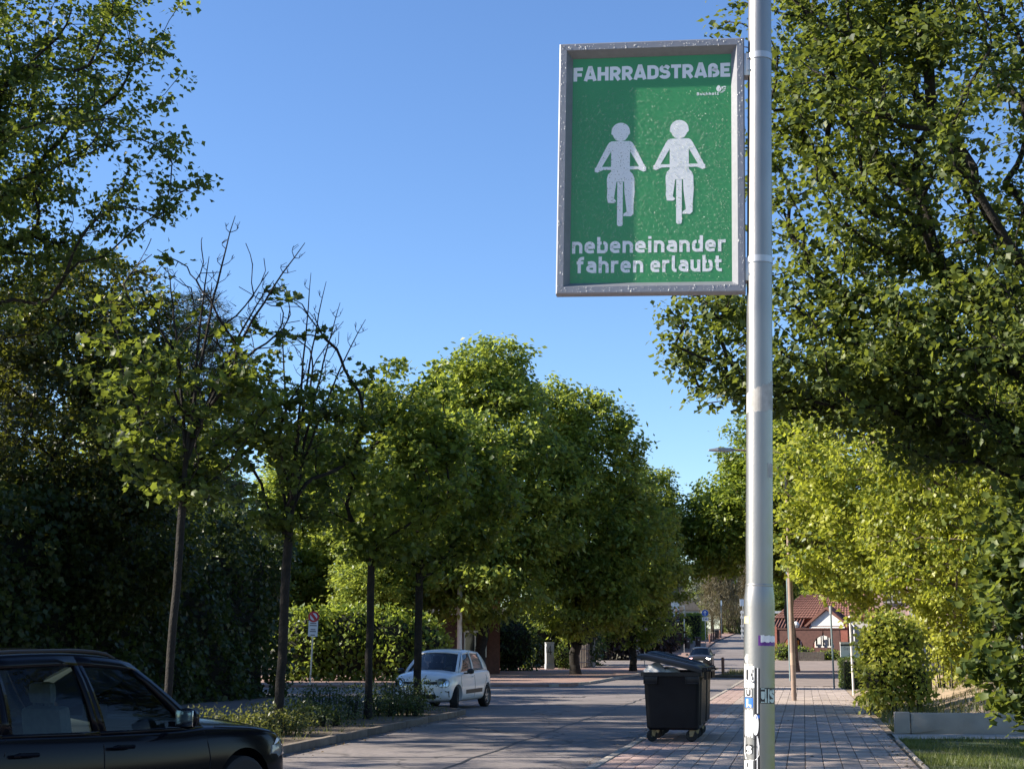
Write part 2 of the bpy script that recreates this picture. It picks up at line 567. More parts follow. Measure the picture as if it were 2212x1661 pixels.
def wood_mesh(name, N, PA, tips, r_tip=0.006, power=0.45, r_max=0.2, flare=1.35, taper_n=0, expo_cap=None):
    n = len(N)
    cnt = np.zeros(n)
    cnt[tips] = 1
    for i in range(n - 1, 0, -1):
        if PA[i] >= 0:
            cnt[PA[i]] += cnt[i]
    cnt = np.maximum(cnt, 1)
    rad = r_tip * cnt ** power
    if rad.max() > r_max or True:
        rad = rad * 1.0
        top = rad[0]
        ex = math.log(max(r_max / r_tip, 1.01)) / math.log(max(cnt[0], 2))
        rad = r_tip * cnt ** ex
    V, F = [], []
    for i in range(1, n):
        p = PA[i]
        a, b = N[p], N[i]
        ra = rad[p] if rad[p] < rad[i] * 1.35 else rad[i] * 1.12
        rb = rad[i]
        if p == 0:
            ra = ra * flare
        k = 10 if rb > 0.07 else (6 if rb > 0.02 else 3)
        d = b - a
        l = np.linalg.norm(d)
        if l < 1e-5:
            continue
        d = d / l
        a = a - d * min(0.5 * rb, 0.03)
        ref = np.array([0.0, 0, 1]) if abs(d[2]) < 0.8 else np.array([1.0, 0, 0])
        x = np.cross(d, ref); x /= np.linalg.norm(x)
        y = np.cross(d, x)
        th = np.arange(k) * 2 * math.pi / k
        ring = np.cos(th)[:, None] * x + np.sin(th)[:, None] * y
        o = len(V)
        V.extend(a + ring * ra)
        V.extend(b + ring * rb)
        for q in range(k):
            F.append((o + q, o + (q + 1) % k, o + k + (q + 1) % k, o + k + q))
    return np_mesh(name, np.array(V), np.array(F), smooth=True)

def foliage(rng, name, C, per, spread, size, shape, out_from=None, droop=0.5, flat=0.6, up=1.0, svar=0.3, sz=0.6):
    """leaves scattered round cluster centres C"""
    n = len(C) * per
    P = np.repeat(C, per, axis=0) + rng.normal(0, 1, (n, 3)) * np.array([spread, spread, spread * sz])
    tip = rng.normal(0, 1, (n, 3))
    if out_from is not None:
        tip += 0.5 * _unit(P - np.asarray(out_from))
    tip[:, 2] = tip[:, 2] * 0.4 - droop
    nrm = rng.normal(0, flat, (n, 3))
    nrm[:, 2] += up
    s = size * (1 - svar + 2 * svar * rng.random(n))
    return leaf_mesh(name, P, tip, nrm, s, shape)

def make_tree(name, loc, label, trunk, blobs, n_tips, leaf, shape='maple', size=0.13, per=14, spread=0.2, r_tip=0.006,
              r_trunk=0.12, bark='bark', seed=1, cat='tree', group=None, bare=None, step=0.3, shell=0.55, droop=0.6, lpen=0.22,
              keep=None, bend=0.35, apen=0.5, flat=0.6, extra=None, rz=0.0, svar=0.3, sz=0.6):
    """trunk with limbs grown towards points of the crown's volume, leaves round the twig ends"""
    rng = np.random.default_rng(seed)
    root = thing(name, loc, rz, label, cat, group)
    T = blob_points(rng, blobs, n_tips, shell)
    if keep is not None:
        T = T[keep(T)]
    if extra is not None:
        T = np.vstack([T, np.array(extra, float)])
    N, PA, tips, D = grow(rng, trunk, T, step=step, lpen=lpen, bend=bend, apen=apen)
    link('trunk', wood_mesh(name + '_wood', N, PA, tips, r_tip=r_tip, r_max=r_trunk), bark, root)
    tp = N[tips]
    C = tp
    if bare is not None:
        C = tp[rng.random(len(tp)) > bare(tp)]
    # a second ring of leaves a little way back along the twigs
    back = N[PA[PA[tips]]]
    bsel = rng.random(len(tips)) < 0.6
    if bare is not None:
        bsel &= rng.random(len(tp)) > bare(tp)
    C = np.vstack([C, back[bsel]])
    cen = np.mean(tp, axis=0)
    link('crown', foliage(rng, name + '_leaves', C, per, spread, size, shape, cen, droop=droop, flat=flat, svar=svar, sz=sz), leaf, root)
    return root

def shell_points(rng, blobs, n, thick=0.25, rough=0.12):
    k = np.array([b[3] * b[4] + b[4] * b[5] + b[3] * b[5] for b in blobs])
    k = rng.choice(len(blobs), n, p=k / k.sum())
    d = _unit(rng.normal(size=(n, 3)))
    B = np.array(blobs)[k]
    wob = 1 + rough * (np.sin(d[:, 0] * 7 + k * 2.1) * np.cos(d[:, 1] * 6 + k) + np.sin(d[:, 2] * 9 + k * 1.7) * 0.7)
    r = (1 - thick * rng.random(n) ** 1.5) * wob
    return B[:, :3] + d * r[:, None] * B[:, 3:6], d

def make_bush(name, loc, label, blobs, n, leaf, shape='oval', size=0.1, seed=1, cat='shrub', group=None, core=True, thick=0.3,
              rough=0.12, droop=0.3, stems=None, zmin=0.02, flat=0.7, core_s=0.74):
    rng = np.random.default_rng(seed)
    root = thing(name, loc, 0, label, cat, group)
    P, d = shell_points(rng, blobs, n, thick, rough)
    ok = P[:, 2] > zmin
    P, d = P[ok], d[ok]
    tip = rng.normal(0, 0.7, P.shape) + d * 0.7
    tip[:, 2] -= droop
    nrm = rng.normal(0, flat, P.shape) + d * 0.6
    nrm[:, 2] += 0.6
    link('foliage', leaf_mesh(name + '_leaves', P, tip, nrm, size * (0.7 + 0.6 * rng.random(len(P))), shape), leaf, root)
    mb = MB()
    if core:
        for b in blobs:
            bm = bmesh.new()
            bmesh.ops.create_icosphere(bm, subdivisions=2, radius=1.0)
            vs = []
            for v in bm.verts:
                j = 1 + 0.12 * math.sin(v.co.x * 5 + b[0]) * math.cos(v.co.y * 6 + b[1])
                vs.append((b[0] + v.co.x * b[3] * core_s * j, b[1] + v.co.y * b[4] * core_s * j, max(0.0, b[2] + v.co.z * b[5] * core_s * j)))
            mb.add(vs, [tuple(v.index for v in f.verts) for f in bm.faces])
            bm.free()
    for i in range(stems or 0):
        a = rng.random() * 6.28
        b = blobs[int(rng.integers(len(blobs)))]
        q = (b[0] + 0.5 * b[3] * math.cos(a), b[1] + 0.5 * b[4] * math.sin(a))
        mb.tube([(q[0] * 0.8 + b[0] * .2, q[1] * 0.8 + b[1] * .2, 0), (q[0], q[1], b[2] + 0.4 * b[5])], [0.02, 0.006], 5)
    if mb.v:
        mb.build('branches', 'twig_dark', root, smooth=True)['kind'] = 'stuff'
    return root

def make_hedge_block(name, loc, rz, label, size, n, leaf, seed=1, cat='hedge', leaf_size=0.07, shape='oval', rough=0.05, group=None, top_wave=0.0):
    """clipped or wild hedge: a long block of leaves round a core of twigs"""
    rng = np.random.default_rng(seed)
    root = thing(name, loc, rz, label, cat, group)
    sx, sy, sz = size
    areas = np.array([sx * sz, sx * sz, sy * sz, sy * sz, sx * sy])
    k = rng.choice(5, n, p=areas / areas.sum())
    u, v = rng.random(n) - 0.5, rng.random(n)
    P = np.zeros((n, 3)); D = np.zeros((n, 3))
    for i, (ax, sg) in enumerate((('y', -1), ('y', 1), ('x', -1), ('x', 1), ('z', 1))):
        q = k == i
        if ax == 'y':
            P[q] = np.stack([u[q] * sx, np.full(q.sum(), sg * sy / 2), v[q] * sz], 1); D[q] = (0, sg, 0)
        elif ax == 'x':
            P[q] = np.stack([np.full(q.sum(), sg * sx / 2), u[q] * sy, v[q] * sz], 1); D[q] = (sg, 0, 0)
        else:
            P[q] = np.stack([u[q] * sx, (v[q] - 0.5) * sy, np.full(q.sum(), sz)], 1); D[q] = (0, 0, 1)
    w = np.sin(P[:, 0] * 1.9 + seed) * np.cos(P[:, 2] * 1.6 + P[:, 1]) + 0.6 * np.sin(P[:, 0] * 4.3 + P[:, 2] * 3.7)
    P += D * (rough * w - 0.25 * rough + rng.normal(0, rough * 0.5 + 0.015, n))[:, None]
    P[:, 2] += top_wave * (np.sin(P[:, 0] * 0.9 + seed) + 0.6 * np.sin(P[:, 0] * 2.3 + seed * 2)) * (P[:, 2] / sz)
    tip = rng.normal(0, 0.8, P.shape) + D * 0.6
    tip[:, 2] -= 0.25
    nrm = rng.normal(0, 0.7, P.shape) + D * 0.7
    nrm[:, 2] += 0.5
    link('foliage', leaf_mesh(name + '_leaves', P, tip, nrm, leaf_size * (0.7 + 0.6 * rng.random(n)), shape), leaf, root)
    ins = rough * 1.6 + 0.06
    hz = max(0.2, sz - ins - 1.4 * top_wave)
    obj_box('branches', (0, 0, hz / 2), (sx - 2 * ins, max(0.1, sy - 2 * ins), hz), 'twig_dark', root)
    return root

# ------------------------------------------------------------------ the ground, street and pavements
def grid_y(a, b, st):
    n = max(1, int(round((b - a) / st)))
    return [a + (b - a) * i / n for i in range(n + 1)]

strip('ground', lambda y: -420, lambda y: 420, grid_y(-60, 700, 8), -0.06, 'ground_earth', kind='structure', nx=12)

def merge_strips(name, parts, material, kind='structure'):
    V, F = [], []
    for xl, xr, ys, dz in parts:
        o = len(V)
        for y in ys:
            V += [(xl(y), y, gz(y) + dz), (xr(y), y, gz(y) + dz)]
        for j in range(len(ys) - 1):
            F.append((o + 2 * j, o + 2 * j + 1, o + 2 * j + 3, o + 2 * j + 2))
    o = link(name, np_mesh(name, V, F), material)
    o['kind'] = kind
    return o

merge_strips('road', [
    (lambda y: -46, x_right, grid_y(-20, 63, 4), 0.0),
    (x_left, x_right, grid_y(63, 112, 4), 0.0),
    (lambda y: -40, x_right, grid_y(112, 125, 3.25), 0.0),
    (x_left, x_right, grid_y(125, 262, 4), 0.0),
    (lambda y: -60, lambda y: 110, grid_y(262, 272, 5), 0.0)], 'asphalt')

# kerb of the right-hand pavement: single stones near by, one run farther off
kerb = thing('kerb', (0, 0, 0)); kerb['kind'] = 'structure'
random.seed(4)
def kerb_run(parent, p0, p1, w, h, name='kerb_stone', length=1.0, material='kerb_stone', side=1):
    p0, p1 = Vector(p0), Vector(p1)
    d = p1 - p0
    n = max(1, int(round(d.length / length)))
    me = None
    for i in range(n):
        c = p0 + d * (i + 0.5) / n
        if me is None:
            o = MB().box((0, 0, 0), (w, d.length / n - 0.012, h + 0.1)).build(name, material, parent, bevel=0.012)
            me = o.data
        else:
            o = link(name, me, None, parent)
        o.location = (c.x, c.y, gz(c.y) + (h - 0.1) / 2 + random.uniform(-0.004, 0.004))
        o.rotation_euler = (0, 0, -math.atan2(d.x, d.y) + random.uniform(-0.006, 0.006))
kerb_run(kerb, (x_right(-8) + 0.06, -8, 0), (x_right(62) + 0.06, 62, 0), 0.12, 0.075)
strip('far_kerb_run', lambda y: x_right(y), lambda y: x_right(y) + 0.12, grid_y(62, 262, 5), 0.09, 'kerb_stone', kerb)['kind'] = 'stuff'

# right-hand pavement: slabs 25 x 50 cm in a running bond, the row by the kerb of red slabs
walk = strip('sidewalk', lambda y: x_right(y) + 0.12, x_walk, grid_y(-8, 62, 4), 0.035, 'joint', kind='structure')
dirv = Vector((SL, 1, 0)).normalized()
latv = Vector((dirv.y, -dirv.x, 0))
o0 = Vector((x_right(-6) + 0.125, -6, 0))
SW, SLN = 0.25, 0.5
ang = -math.atan2(SL, 1)
slabs = []
for c in range(17):
    off = (c * 0.37 % 1.0) * SLN
    for r_ in range(-1, 138):
        s = off + (r_ + 0.5) * SLN
        p = o0 + dirv * s + latv * (c + 0.5) * (4.38 / 17.4)
        if p.y < -5.5 or p.y > 61.5:
            continue
        slabs.append((p, c))
vis = sorted([s for s in slabs if 20.4 < s[0].y], key=lambda s: s[0].y)
near = vis[:300]
me_t = {}
for red in (0, 1):
    o = MB().box((0, 0, 0), (SW - 0.010, SLN - 0.009, 0.05)).build('paving_slab_mesh', 'slab_red' if red else 'slab_grey', None, bevel=0.005)
    me_t[red] = o.data
    bpy.data.objects.remove(o)
for p, c in near:
    o = link('paving_slab', me_t[1 if c < 3 or (c == 3 and random.random() < .3) else 0], None, walk)
    o.location = (p.x, p.y, 0.036 + random.uniform(-0.003, 0.003))
    o.rotation_euler = (random.uniform(-.004, .004), random.uniform(-.004, .004), ang + random.uniform(-.008, .008))
for red in (0, 1):
    mb = MB()
    for p, c in vis[300:] + [s for s in slabs if s[0].y <= 20.4]:
        if (c < 3) == bool(red):
            mb.box((p.x, p.y, 0.036 + random.uniform(-.0025, .0025)), (SW - 0.011, SLN - 0.01, 0.05), rz=ang)
    me = bpy.data.meshes.new('far_slabs')
    me.from_pydata(mb.v, [], mb.f)
    o = link('far_paving_slabs', me, None, walk)
    mn = 'slab_far'
    if red:
        mat('slab_far_red', (0.29, 0.205, 0.178), 0.85, col2=(0.37, 0.27, 0.235), scale=1.3, detail=9, bump=0.3, bscale=60, island=0.12)
        mn = 'slab_far_red'
    me.materials.append(MATS[mn])
    o['kind'] = 'stuff'
strip('pavement', lambda y: x_right(y) + 0.12, lambda y: x_right(y) + 6.0 + max(0, y - 100) * .05, grid_y(61.5, 262, 4), 0.07, 'grey_paver', kind='structure')

# pavement on the far left corner, with its dropped kerb
def poly_slab(name, pts, z0, z1, material, kind=None, parent=None):
    o = MB().prism(pts, z0, z1).build(name, material, parent)
    if kind:
        o['kind'] = kind
    return o
poly_slab('corner_pavement', [(-46, 62.0), (-8, 62.3), (1.5, 63.4), (2.4, 64.6), (3.4, 67.6), (x_left(112) - .1, 110.5), (9.6, 112.0), (-46, 112)], -0.05, 0.10, 'red_paver', 'structure')
kl = thing('corner_kerb', (0, 0, 0)); kl['kind'] = 'structure'
kerb_run(kl, (3.45, 67.6, 0), (x_left(106), 106, 0), 0.14, 0.12, length=1.5)
kerb_run(kl, (1.6, 63.35, 0), (3.40, 67.4, 0), 0.14, 0.11, length=1.1)
strip('left_pavement', lambda y: x_left(y) - 3.4, x_left, grid_y(125, 262, 4), 0.09, 'red_paver', kind='structure')

# planted island with its kerb
isl = [(x_island(y), y) for y in grid_y(18.0, 37.6, 2.0)]
end = [(-1.35, 38.35), (-1.75, 38.75), (-2.4, 38.9), (-3.3, 38.8), (-3.9, 38.2)]
back = [(x_island(y) - 2.9, y) for y in grid_y(37.2, 18.0, 2.0)]
poly_slab('planting_island', isl + end + back, -0.05, 0.10, 'soil', 'structure')
ik = thing('island_kerb', (0, 0, 0)); ik['kind'] = 'structure'
kerb_run(ik, (x_island(18) + .06, 18, 0), (x_island(37.6) + .06, 37.6, 0), 0.13, 0.13, material='kerb_brown')
ends = [(x_island(37.6) + .06, 37.6)] + [(a + .03, b + .05) for a, b in end]
for a, b in zip(ends[:-1], ends[1:]):
    kerb_run(ik, (*a, 0), (*b, 0), 0.13, 0.13, length=0.8, material='kerb_brown')
kerb_run(ik, (x_island(37.2) - 2.95, 37.4, 0), (x_island(18) - 2.95, 18, 0), 0.13, 0.13)

# narrowing with soil and weeds on the right, far down the street
poly_slab('kerb_build_out', [(x_right(80) - 1.7, 81.5), (x_right(80) + .1, 79.5), (x_right(92) + .1, 93), (x_right(92) - 1.7, 91)], -0.05, 0.13, 'soil', 'structure')

# lawn, path and bank on the right
strip('lawn', lambda y: x_walk(y) + 0.06, lambda y: 60, grid_y(-8, 27.25, 2), 0.03, 'grass_ground', kind='structure', nx=10)
strip('path', lambda y: x_walk(y) + 0.03, lambda y: 40, grid_y(27.2, 28.62, 0.71), 0.045, 'concrete', kind='structure')
edging = thing('lawn_edging', (0, 0, 0)); edging['kind'] = 'structure'
kerb_run(edging, (x_walk(-4) + .03, -4, 0), (x_walk(27.2) + .03, 27.2, 0), 0.06, 0.065)

def bank_h(x, y):
    a = min(1, max(0, (x - x_walk(y) - 0.1) / 4.2))
    a = a * a * (3 - 2 * a)
    e = min(1, max(0, (62 - y) / 8))
    return 0.72 * a * e + 0.05 * math.sin(x * 1.3 + y * .7) * a + 0.03 * math.sin(x * 3.1 - y * 1.9) * a
V, F = [], []
ys = grid_y(28.75, 62, 0.8)
nx = 46
for y in ys:
    for i in range(nx + 1):
        x = x_walk(y) - 0.05 + (i / nx) ** 1.7 * 34
        V.append((x, y, bank_h(x, y) + 0.045))
for j in range(len(ys) - 1):
    for i in range(nx):
        F.append((j * (nx + 1) + i, j * (nx + 1) + i + 1, (j + 1) * (nx + 1) + i + 1, (j + 1) * (nx + 1) + i))
bk = link('earth_bank', np_mesh('earth_bank', V, F, smooth=True), 'sand_dirt')
bk['kind'] = 'structure'

# white dashes and a painted line at the second side street
rm = thing('road_marking', (0, 0, 0)); rm['kind'] = 'structure'
for i, (x, y) in enumerate([(5.6, 121.5), (8.6, 121.8), (11.4, 122.0)]):
    obj_box('dash', (x, y, gz(y) + 0.012), (1.5, 0.25, 0.006), 'white_paint', rm)
obj_box('stop_line', (8.8, 115.2, gz(115.2) + 0.014), (3.2, 0.4, 0.006), 'white_paint', rm, rz=0.25)
# ------------------------------------------------------------------ lettering: strokes of even width
def arc(cx, cy, rx, ry, a0, a1, n=7):
    return [(cx + rx * math.cos(R(a0 + (a1 - a0) * i / n)), cy + ry * math.sin(R(a0 + (a1 - a0) * i / n))) for i in range(n + 1)]

def glyph(ch, w):
    """centre lines of a letter, cap height 1, stroke w: (advance, lines)"""
    h = w / 2
    lo, hi = h, 1 - h
    X = 0.73
    xh = X - h
    def loop(x0, x1, y0, y1, r):
        return (arc(x1 - r, y1 - r, r, r, 90, 0) + arc(x1 - r, y0 + r, r, r, 0, -90) +
                arc(x0 + r, y0 + r, r, r, -90, -180) + arc(x0 + r, y1 - r, r, r, 180, 90))
    if ch == 'F': return .60, [[(h, 0), (h, 1)], [(h, hi), (.58, hi)], [(h, .47), (.52, .47)]]
    if ch == 'E': return .62, [[(h, 0), (h, 1)], [(h, hi), (.60, hi)], [(h, .5), (.54, .5)], [(h, lo), (.60, lo)]]
    if ch == 'A': return .76, [[(.085, 0), (.345, .97), (.415, .97), (.675, 0)], [(.16, .25), (.6, .25)]]
    if ch == 'H': return .70, [[(h, 0), (h, 1)], [(.7 - h, 0), (.7 - h, 1)], [(h, .5), (.7 - h, .5)]]
    if ch == 'R': return .68, [[(h, 0), (h, 1)], [(h, hi), (.34, hi)] + arc(.36, .5 + .16, .2, hi - .66, 90, -90) + [(.34, .42), (h, .42)], [(.33, .44), (.58, 0)]]
    if ch == 'P': return .64, [[(h, 0), (h, 1)], [(h, hi), (.34, hi)] + arc(.36, .66, .2, hi - .66, 90, -90) + [(h, .42)]]
    if ch == 'D': return .69, [[(h, 0), (h, 1)], [(h, hi), (.3, hi)] + arc(.34, .66, .25, hi - .66, 90, 0) + arc(.34, .34, .25, .34 - lo, 0, -90) + [(.3, lo), (h, lo)]]
    if ch == 'B': return .66, [[(h, 0), (h, 1)], [(h, hi), (.32, hi)] + arc(.34, .71, .18, hi - .71, 90, -90) + [(h, .52)], [(h, .52), (.34, .52)] + arc(.36, .31, .2, .31 - lo, 90, -90) + [(h, lo)]]
    if ch == 'S': return .64, [[(.58, .74)] + arc(.36, .70, .2, hi - .70, 20, 90) + [(.28, hi)] + arc(.3, .71, .2, hi - .71, 90, 250) + [(.3, .51)] +
                               arc(.35, .30, .2, .21, 70, 0) + arc(.35, .30, .2, .30 - lo, 0, -90) + [(.28, lo)] + arc(.28, .30, .2, .30 - lo, -90, -165)]
    if ch == 'T': return .62, [[(.31, 0), (.31, 1)], [(0, hi), (.62, hi)]]
    if ch == 'U': return .66, [[(h, 1), (h, .3)] + arc(.33, .3, .33 - h, .3 - lo, 180, 360) + [(.66 - h, .3), (.66 - h, 1)]]
    if ch == 'L': return .56, [[(h, 1), (h, lo), (.55, lo)]]
    if ch == 'I': return .40, [[(.2, 0), (.2, 1)], [(0, hi), (.4, hi)], [(0, lo), (.4, lo)]]
    if ch == 'ß': return .68, [[(h, 0), (h, .7)] + arc(.3, .7, .3 - h, hi - .7, 180, 0) + arc(.3, .68, .3 - h, .14, 0, -70) + [(.34, .53)] +
                               arc(.36, .31, .22, .21, 80, 0) + arc(.36, .31, .22, .31 - lo, 0, -90) + [(.28, lo)]]
    if ch == 'n': return .58, [[(h, 0), (h, X)], [(h, .46)] + arc(.29, .44, .29 - h, xh - .44, 180, 0) + [(.58 - h, .44), (.58 - h, 0)]]
    if ch == 'h': return .58, [[(h, 0), (h, 1.0)], [(h, .46)] + arc(.29, .44, .29 - h, xh - .44, 180, 0) + [(.58 - h, .44), (.58 - h, 0)]]
    if ch == 'u': return .58, [[(.58 - h, 0), (.58 - h, X)], [(h, X), (h, .28)] + arc(.29, .28, .29 - h, .28 - lo, 180, 360) + [(.58 - h, .3)]]
    if ch == 'e': return .58, [[(h, .37), (.58 - h, .37), (.58 - h, .46)] + arc(.29, .45, .29 - h, xh - .45, 0, 180) + arc(.29, .28, .29 - h, .28 - lo, 180, 270) + [(.34, lo), (.52, lo + .02)]]
    if ch == 'c': return .54, [[(.52, xh - .02), (.34, xh)] + arc(.29, .45, .29 - h, xh - .45, 90, 180) + arc(.29, .28, .29 - h, .28 - lo, 180, 270) + [(.34, lo), (.52, lo + .02)]]
    if ch == 'b': return .60, [[(h, 0), (h, 1.0)], loop(h, .60 - h, lo, xh, .16) + [(h + .16, xh)]]
    if ch == 'd': return .60, [[(.60 - h, 0), (.60 - h, 1.0)], loop(h, .60 - h, lo, xh, .16) + [(h + .16, xh)]]
    if ch == 'o': return .60, [loop(h, .60 - h, lo, xh, .18) + [(.60 - h - .18, xh)]]
    if ch == 'a': return .58, [[(.09, xh - .02), (.3, xh)] + arc(.3, .46, .28 - h, xh - .46, 90, 0) + [(.58 - h, 0)],
                               [(.58 - h, .42), (.26, .42)] + arc(.26, .27, .26 - h, .15, 90, 270) + [(.34, lo), (.58 - h, lo + .06)]]
    if ch == 'i': return .22, [[(.11, 0), (.11, X)], [(.11, .84), (.11, 1.0)]]
    if ch == 'l': return .30, [[(.11, 1.0), (.11, .22)] + arc(.25, .22, .14, .22 - lo, 180, 270) + [(.3, lo)]]
    if ch == 'r': return .42, [[(h, 0), (h, X)], [(h, .46)] + arc(.3, .44, .3 - h, xh - .44, 180, 90) + [(.42, xh)]]
    if ch == 'f': return .42, [[(.15, 0), (.15, .72)] + arc(.33, .72, .18, hi - .72, 180, 90) + [(.42, hi)], [(0, xh), (.38, xh)]]
    if ch == 't': return .44, [[(.15, .95), (.15, .25)] + arc(.31, .25, .16, .25 - lo, 180, 270) + [(.42, lo)], [(0, xh), (.40, xh)]]
    if ch == 'z': return .52, [[(.02, xh), (.46, xh), (.06, lo), (.52, lo)]]
    if ch == 'm': return .86, [[(h, 0), (h, X)], [(h, .5)] + arc(.26, .46, .26 - h, xh - .46, 180, 0) + [(.43, 0)], [(.43, .5)] + arc(.6, .46, .17, xh - .46, 180, 0) + [(.77, 0)]]
    if ch == 'v': return .56, [[(.06, X), (.28, .03), (.50, X)]]
    if ch == 'w': return .80, [[(.06, X), (.22, .03), (.40, X), (.58, .03), (.74, X)]]
    if ch == 'G': return .68, [[(.58, .78)] + arc(.34, .64, .25, hi - .64, 40, 180) + arc(.34, .36, .25, .36 - lo, 180, 360) + [(.59, .46), (.36, .46)]]
    if ch == 'ä':
        a, l = glyph('a', w)
        return a, l + [[(.16, .86), (.16, 1.0)], [(.4, .86), (.4, 1.0)]]
    if ch == '4': return .62, [[(.44, 0), (.44, 1), (.06, .3), (.62, .3)]]
    if ch == '2': return .60, [[(.06, .74)] + arc(.29, .7, .23, hi - .7, 170, 0) + [(.5, .6), (.06, lo), (.58, lo)]]
    return .3, []

def stroke_faces(line, w, z):
    """a band of width w along a line in the xz plane"""
    P = []
    for p in line:
        if not P or (p[0] - P[-1][0]) ** 2 + (p[1] - P[-1][1]) ** 2 > 1e-6:
            P.append(p)
    vs = []
    n = len(P)
    for i in range(n):
        ns = []
        if i > 0: ns.append((P[i][0] - P[i - 1][0], P[i][1] - P[i - 1][1]))
        if i < n - 1: ns.append((P[i + 1][0] - P[i][0], P[i + 1][1] - P[i][1]))
        ns = [(-b / math.hypot(a, b), a / math.hypot(a, b)) for a, b in ns]
        nx, ny = sum(q[0] for q in ns), sum(q[1] for q in ns)
        l = math.hypot(nx, ny) or 1
        nx, ny = nx / l, ny / l
        k = min(1.6, 1 / max(0.3, nx * ns[0][0] + ny * ns[0][1]))
        vs += [(P[i][0] + nx * k * w / 2, z, P[i][1] + ny * k * w / 2), (P[i][0] - nx * k * w / 2, z, P[i][1] - ny * k * w / 2)]
    return vs, [(2 * i, 2 * i + 1, 2 * i + 3, 2 * i + 2) for i in range(n - 1)]

def text_mesh(txt, x0, x1, zb, cap, w=0.2, gap=0.13, y=0.0, space=0.34):
    adv, items = 0.0, []
    for ch in txt:
        if ch == ' ':
            adv += space
            continue
        a, L = glyph(ch, w)
        items.append((adv, L))
        adv += a + gap
    adv -= gap
    sx = (x1 - x0) / adv
    mb = MB()
    k = 0
    for a, L in items:
        for l in L:
            pts = [(x0 + (a + p[0]) * sx, zb + p[1] * cap) for p in l]
            vs, fs = stroke_faces(pts, w * (cap + sx) / 2, y - 0.00012 * (k % 7))
            mb.add(vs, fs)
            k += 1
    return mb

# ------------------------------------------------------------------ the lamp post in the foreground
def steel(name, base, rough, metal, scale=9, olive_tint=False):
    m, nt, out = _tree(name)
    b = nt.nodes.new('ShaderNodeBsdfPrincipled')
    b.inputs['Metallic'].default_value = metal
    tc = nt.nodes.new('ShaderNodeTexCoord')
    mp = nt.nodes.new('ShaderNodeMapping')
    mp.inputs['Scale'].default_value = (1, 1, 0.25)
    nt.links.new(tc.outputs['Object'], mp.inputs[0])
    nz = nt.nodes.new('ShaderNodeTexNoise'); nz.inputs['Scale'].default_value = scale; nz.inputs['Detail'].default_value = 9
    nt.links.new(mp.outputs[0], nz.inputs['Vector'])
    rp = nt.nodes.new('ShaderNodeValToRGB')
    rp.color_ramp.elements[0].position = .3; rp.color_ramp.elements[1].position = .72
    rp.color_ramp.elements[0].color = (*[x * .82 for x in base], 1)
    rp.color_ramp.elements[1].color = (*[min(1, x * 1.12) for x in base], 1)
    nt.links.new(nz.outputs['Fac'], rp.inputs['Fac'])
    colr = rp.outputs[0]
    if olive_tint:
        # olive tint mottled over the right-hand side, stronger lower down
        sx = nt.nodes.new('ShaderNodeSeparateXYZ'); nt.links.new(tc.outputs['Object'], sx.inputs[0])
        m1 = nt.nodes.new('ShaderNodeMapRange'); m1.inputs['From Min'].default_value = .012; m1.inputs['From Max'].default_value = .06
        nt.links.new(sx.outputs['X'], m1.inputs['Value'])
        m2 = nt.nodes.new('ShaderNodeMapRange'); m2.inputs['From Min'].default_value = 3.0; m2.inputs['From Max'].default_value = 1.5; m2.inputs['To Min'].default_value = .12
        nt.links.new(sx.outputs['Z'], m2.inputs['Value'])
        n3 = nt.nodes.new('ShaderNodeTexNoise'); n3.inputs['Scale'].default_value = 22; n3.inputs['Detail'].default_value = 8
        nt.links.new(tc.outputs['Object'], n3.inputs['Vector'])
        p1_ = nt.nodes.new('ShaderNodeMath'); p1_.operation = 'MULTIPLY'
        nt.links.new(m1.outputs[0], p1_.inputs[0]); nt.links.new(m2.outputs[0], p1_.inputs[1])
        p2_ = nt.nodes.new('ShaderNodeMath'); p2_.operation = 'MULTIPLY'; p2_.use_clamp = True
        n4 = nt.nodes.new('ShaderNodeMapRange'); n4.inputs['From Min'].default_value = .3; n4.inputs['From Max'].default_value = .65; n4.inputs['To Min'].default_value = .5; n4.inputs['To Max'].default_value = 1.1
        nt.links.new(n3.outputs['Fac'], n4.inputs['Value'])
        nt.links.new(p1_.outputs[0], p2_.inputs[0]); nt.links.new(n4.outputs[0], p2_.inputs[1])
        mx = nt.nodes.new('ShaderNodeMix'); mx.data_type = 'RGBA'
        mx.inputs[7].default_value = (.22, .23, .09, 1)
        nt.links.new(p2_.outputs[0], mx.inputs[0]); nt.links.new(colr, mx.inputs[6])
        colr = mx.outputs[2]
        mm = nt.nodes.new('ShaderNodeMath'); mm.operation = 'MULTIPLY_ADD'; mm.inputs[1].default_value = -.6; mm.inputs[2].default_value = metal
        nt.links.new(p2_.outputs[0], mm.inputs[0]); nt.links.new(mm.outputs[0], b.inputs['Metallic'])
    nt.links.new(colr, b.inputs['Base Color'])
    mr = nt.nodes.new('ShaderNodeMapRange')
    mr.inputs['To Min'].default_value = rough - .07; mr.inputs['To Max'].default_value = rough + .1
    nt.links.new(nz.outputs['Fac'], mr.inputs['Value'])
    nt.links.new(mr.outputs[0], b.inputs['Roughness'])
    n2 = nt.nodes.new('ShaderNodeTexNoise'); n2.inputs['Scale'].default_value = 90
    nt.links.new(tc.outputs['Object'], n2.inputs['Vector'])
    bp = nt.nodes.new('ShaderNodeBump'); bp.inputs['Strength'].default_value = .08; bp.inputs['Distance'].default_value = .004
    nt.links.new(n2.outputs['Fac'], bp.inputs['Height'])
    nt.links.new(bp.outputs[0], b.inputs['Normal'])
    nt.links.new(b.outputs[0], out.inputs['Surface'])
    return m
steel('galvanised', (0.29, 0.28, 0.265), 0.37, 0.90, olive_tint=True)
steel('galvanised_thin', (0.45, 0.45, 0.44), 0.45, 0.7)
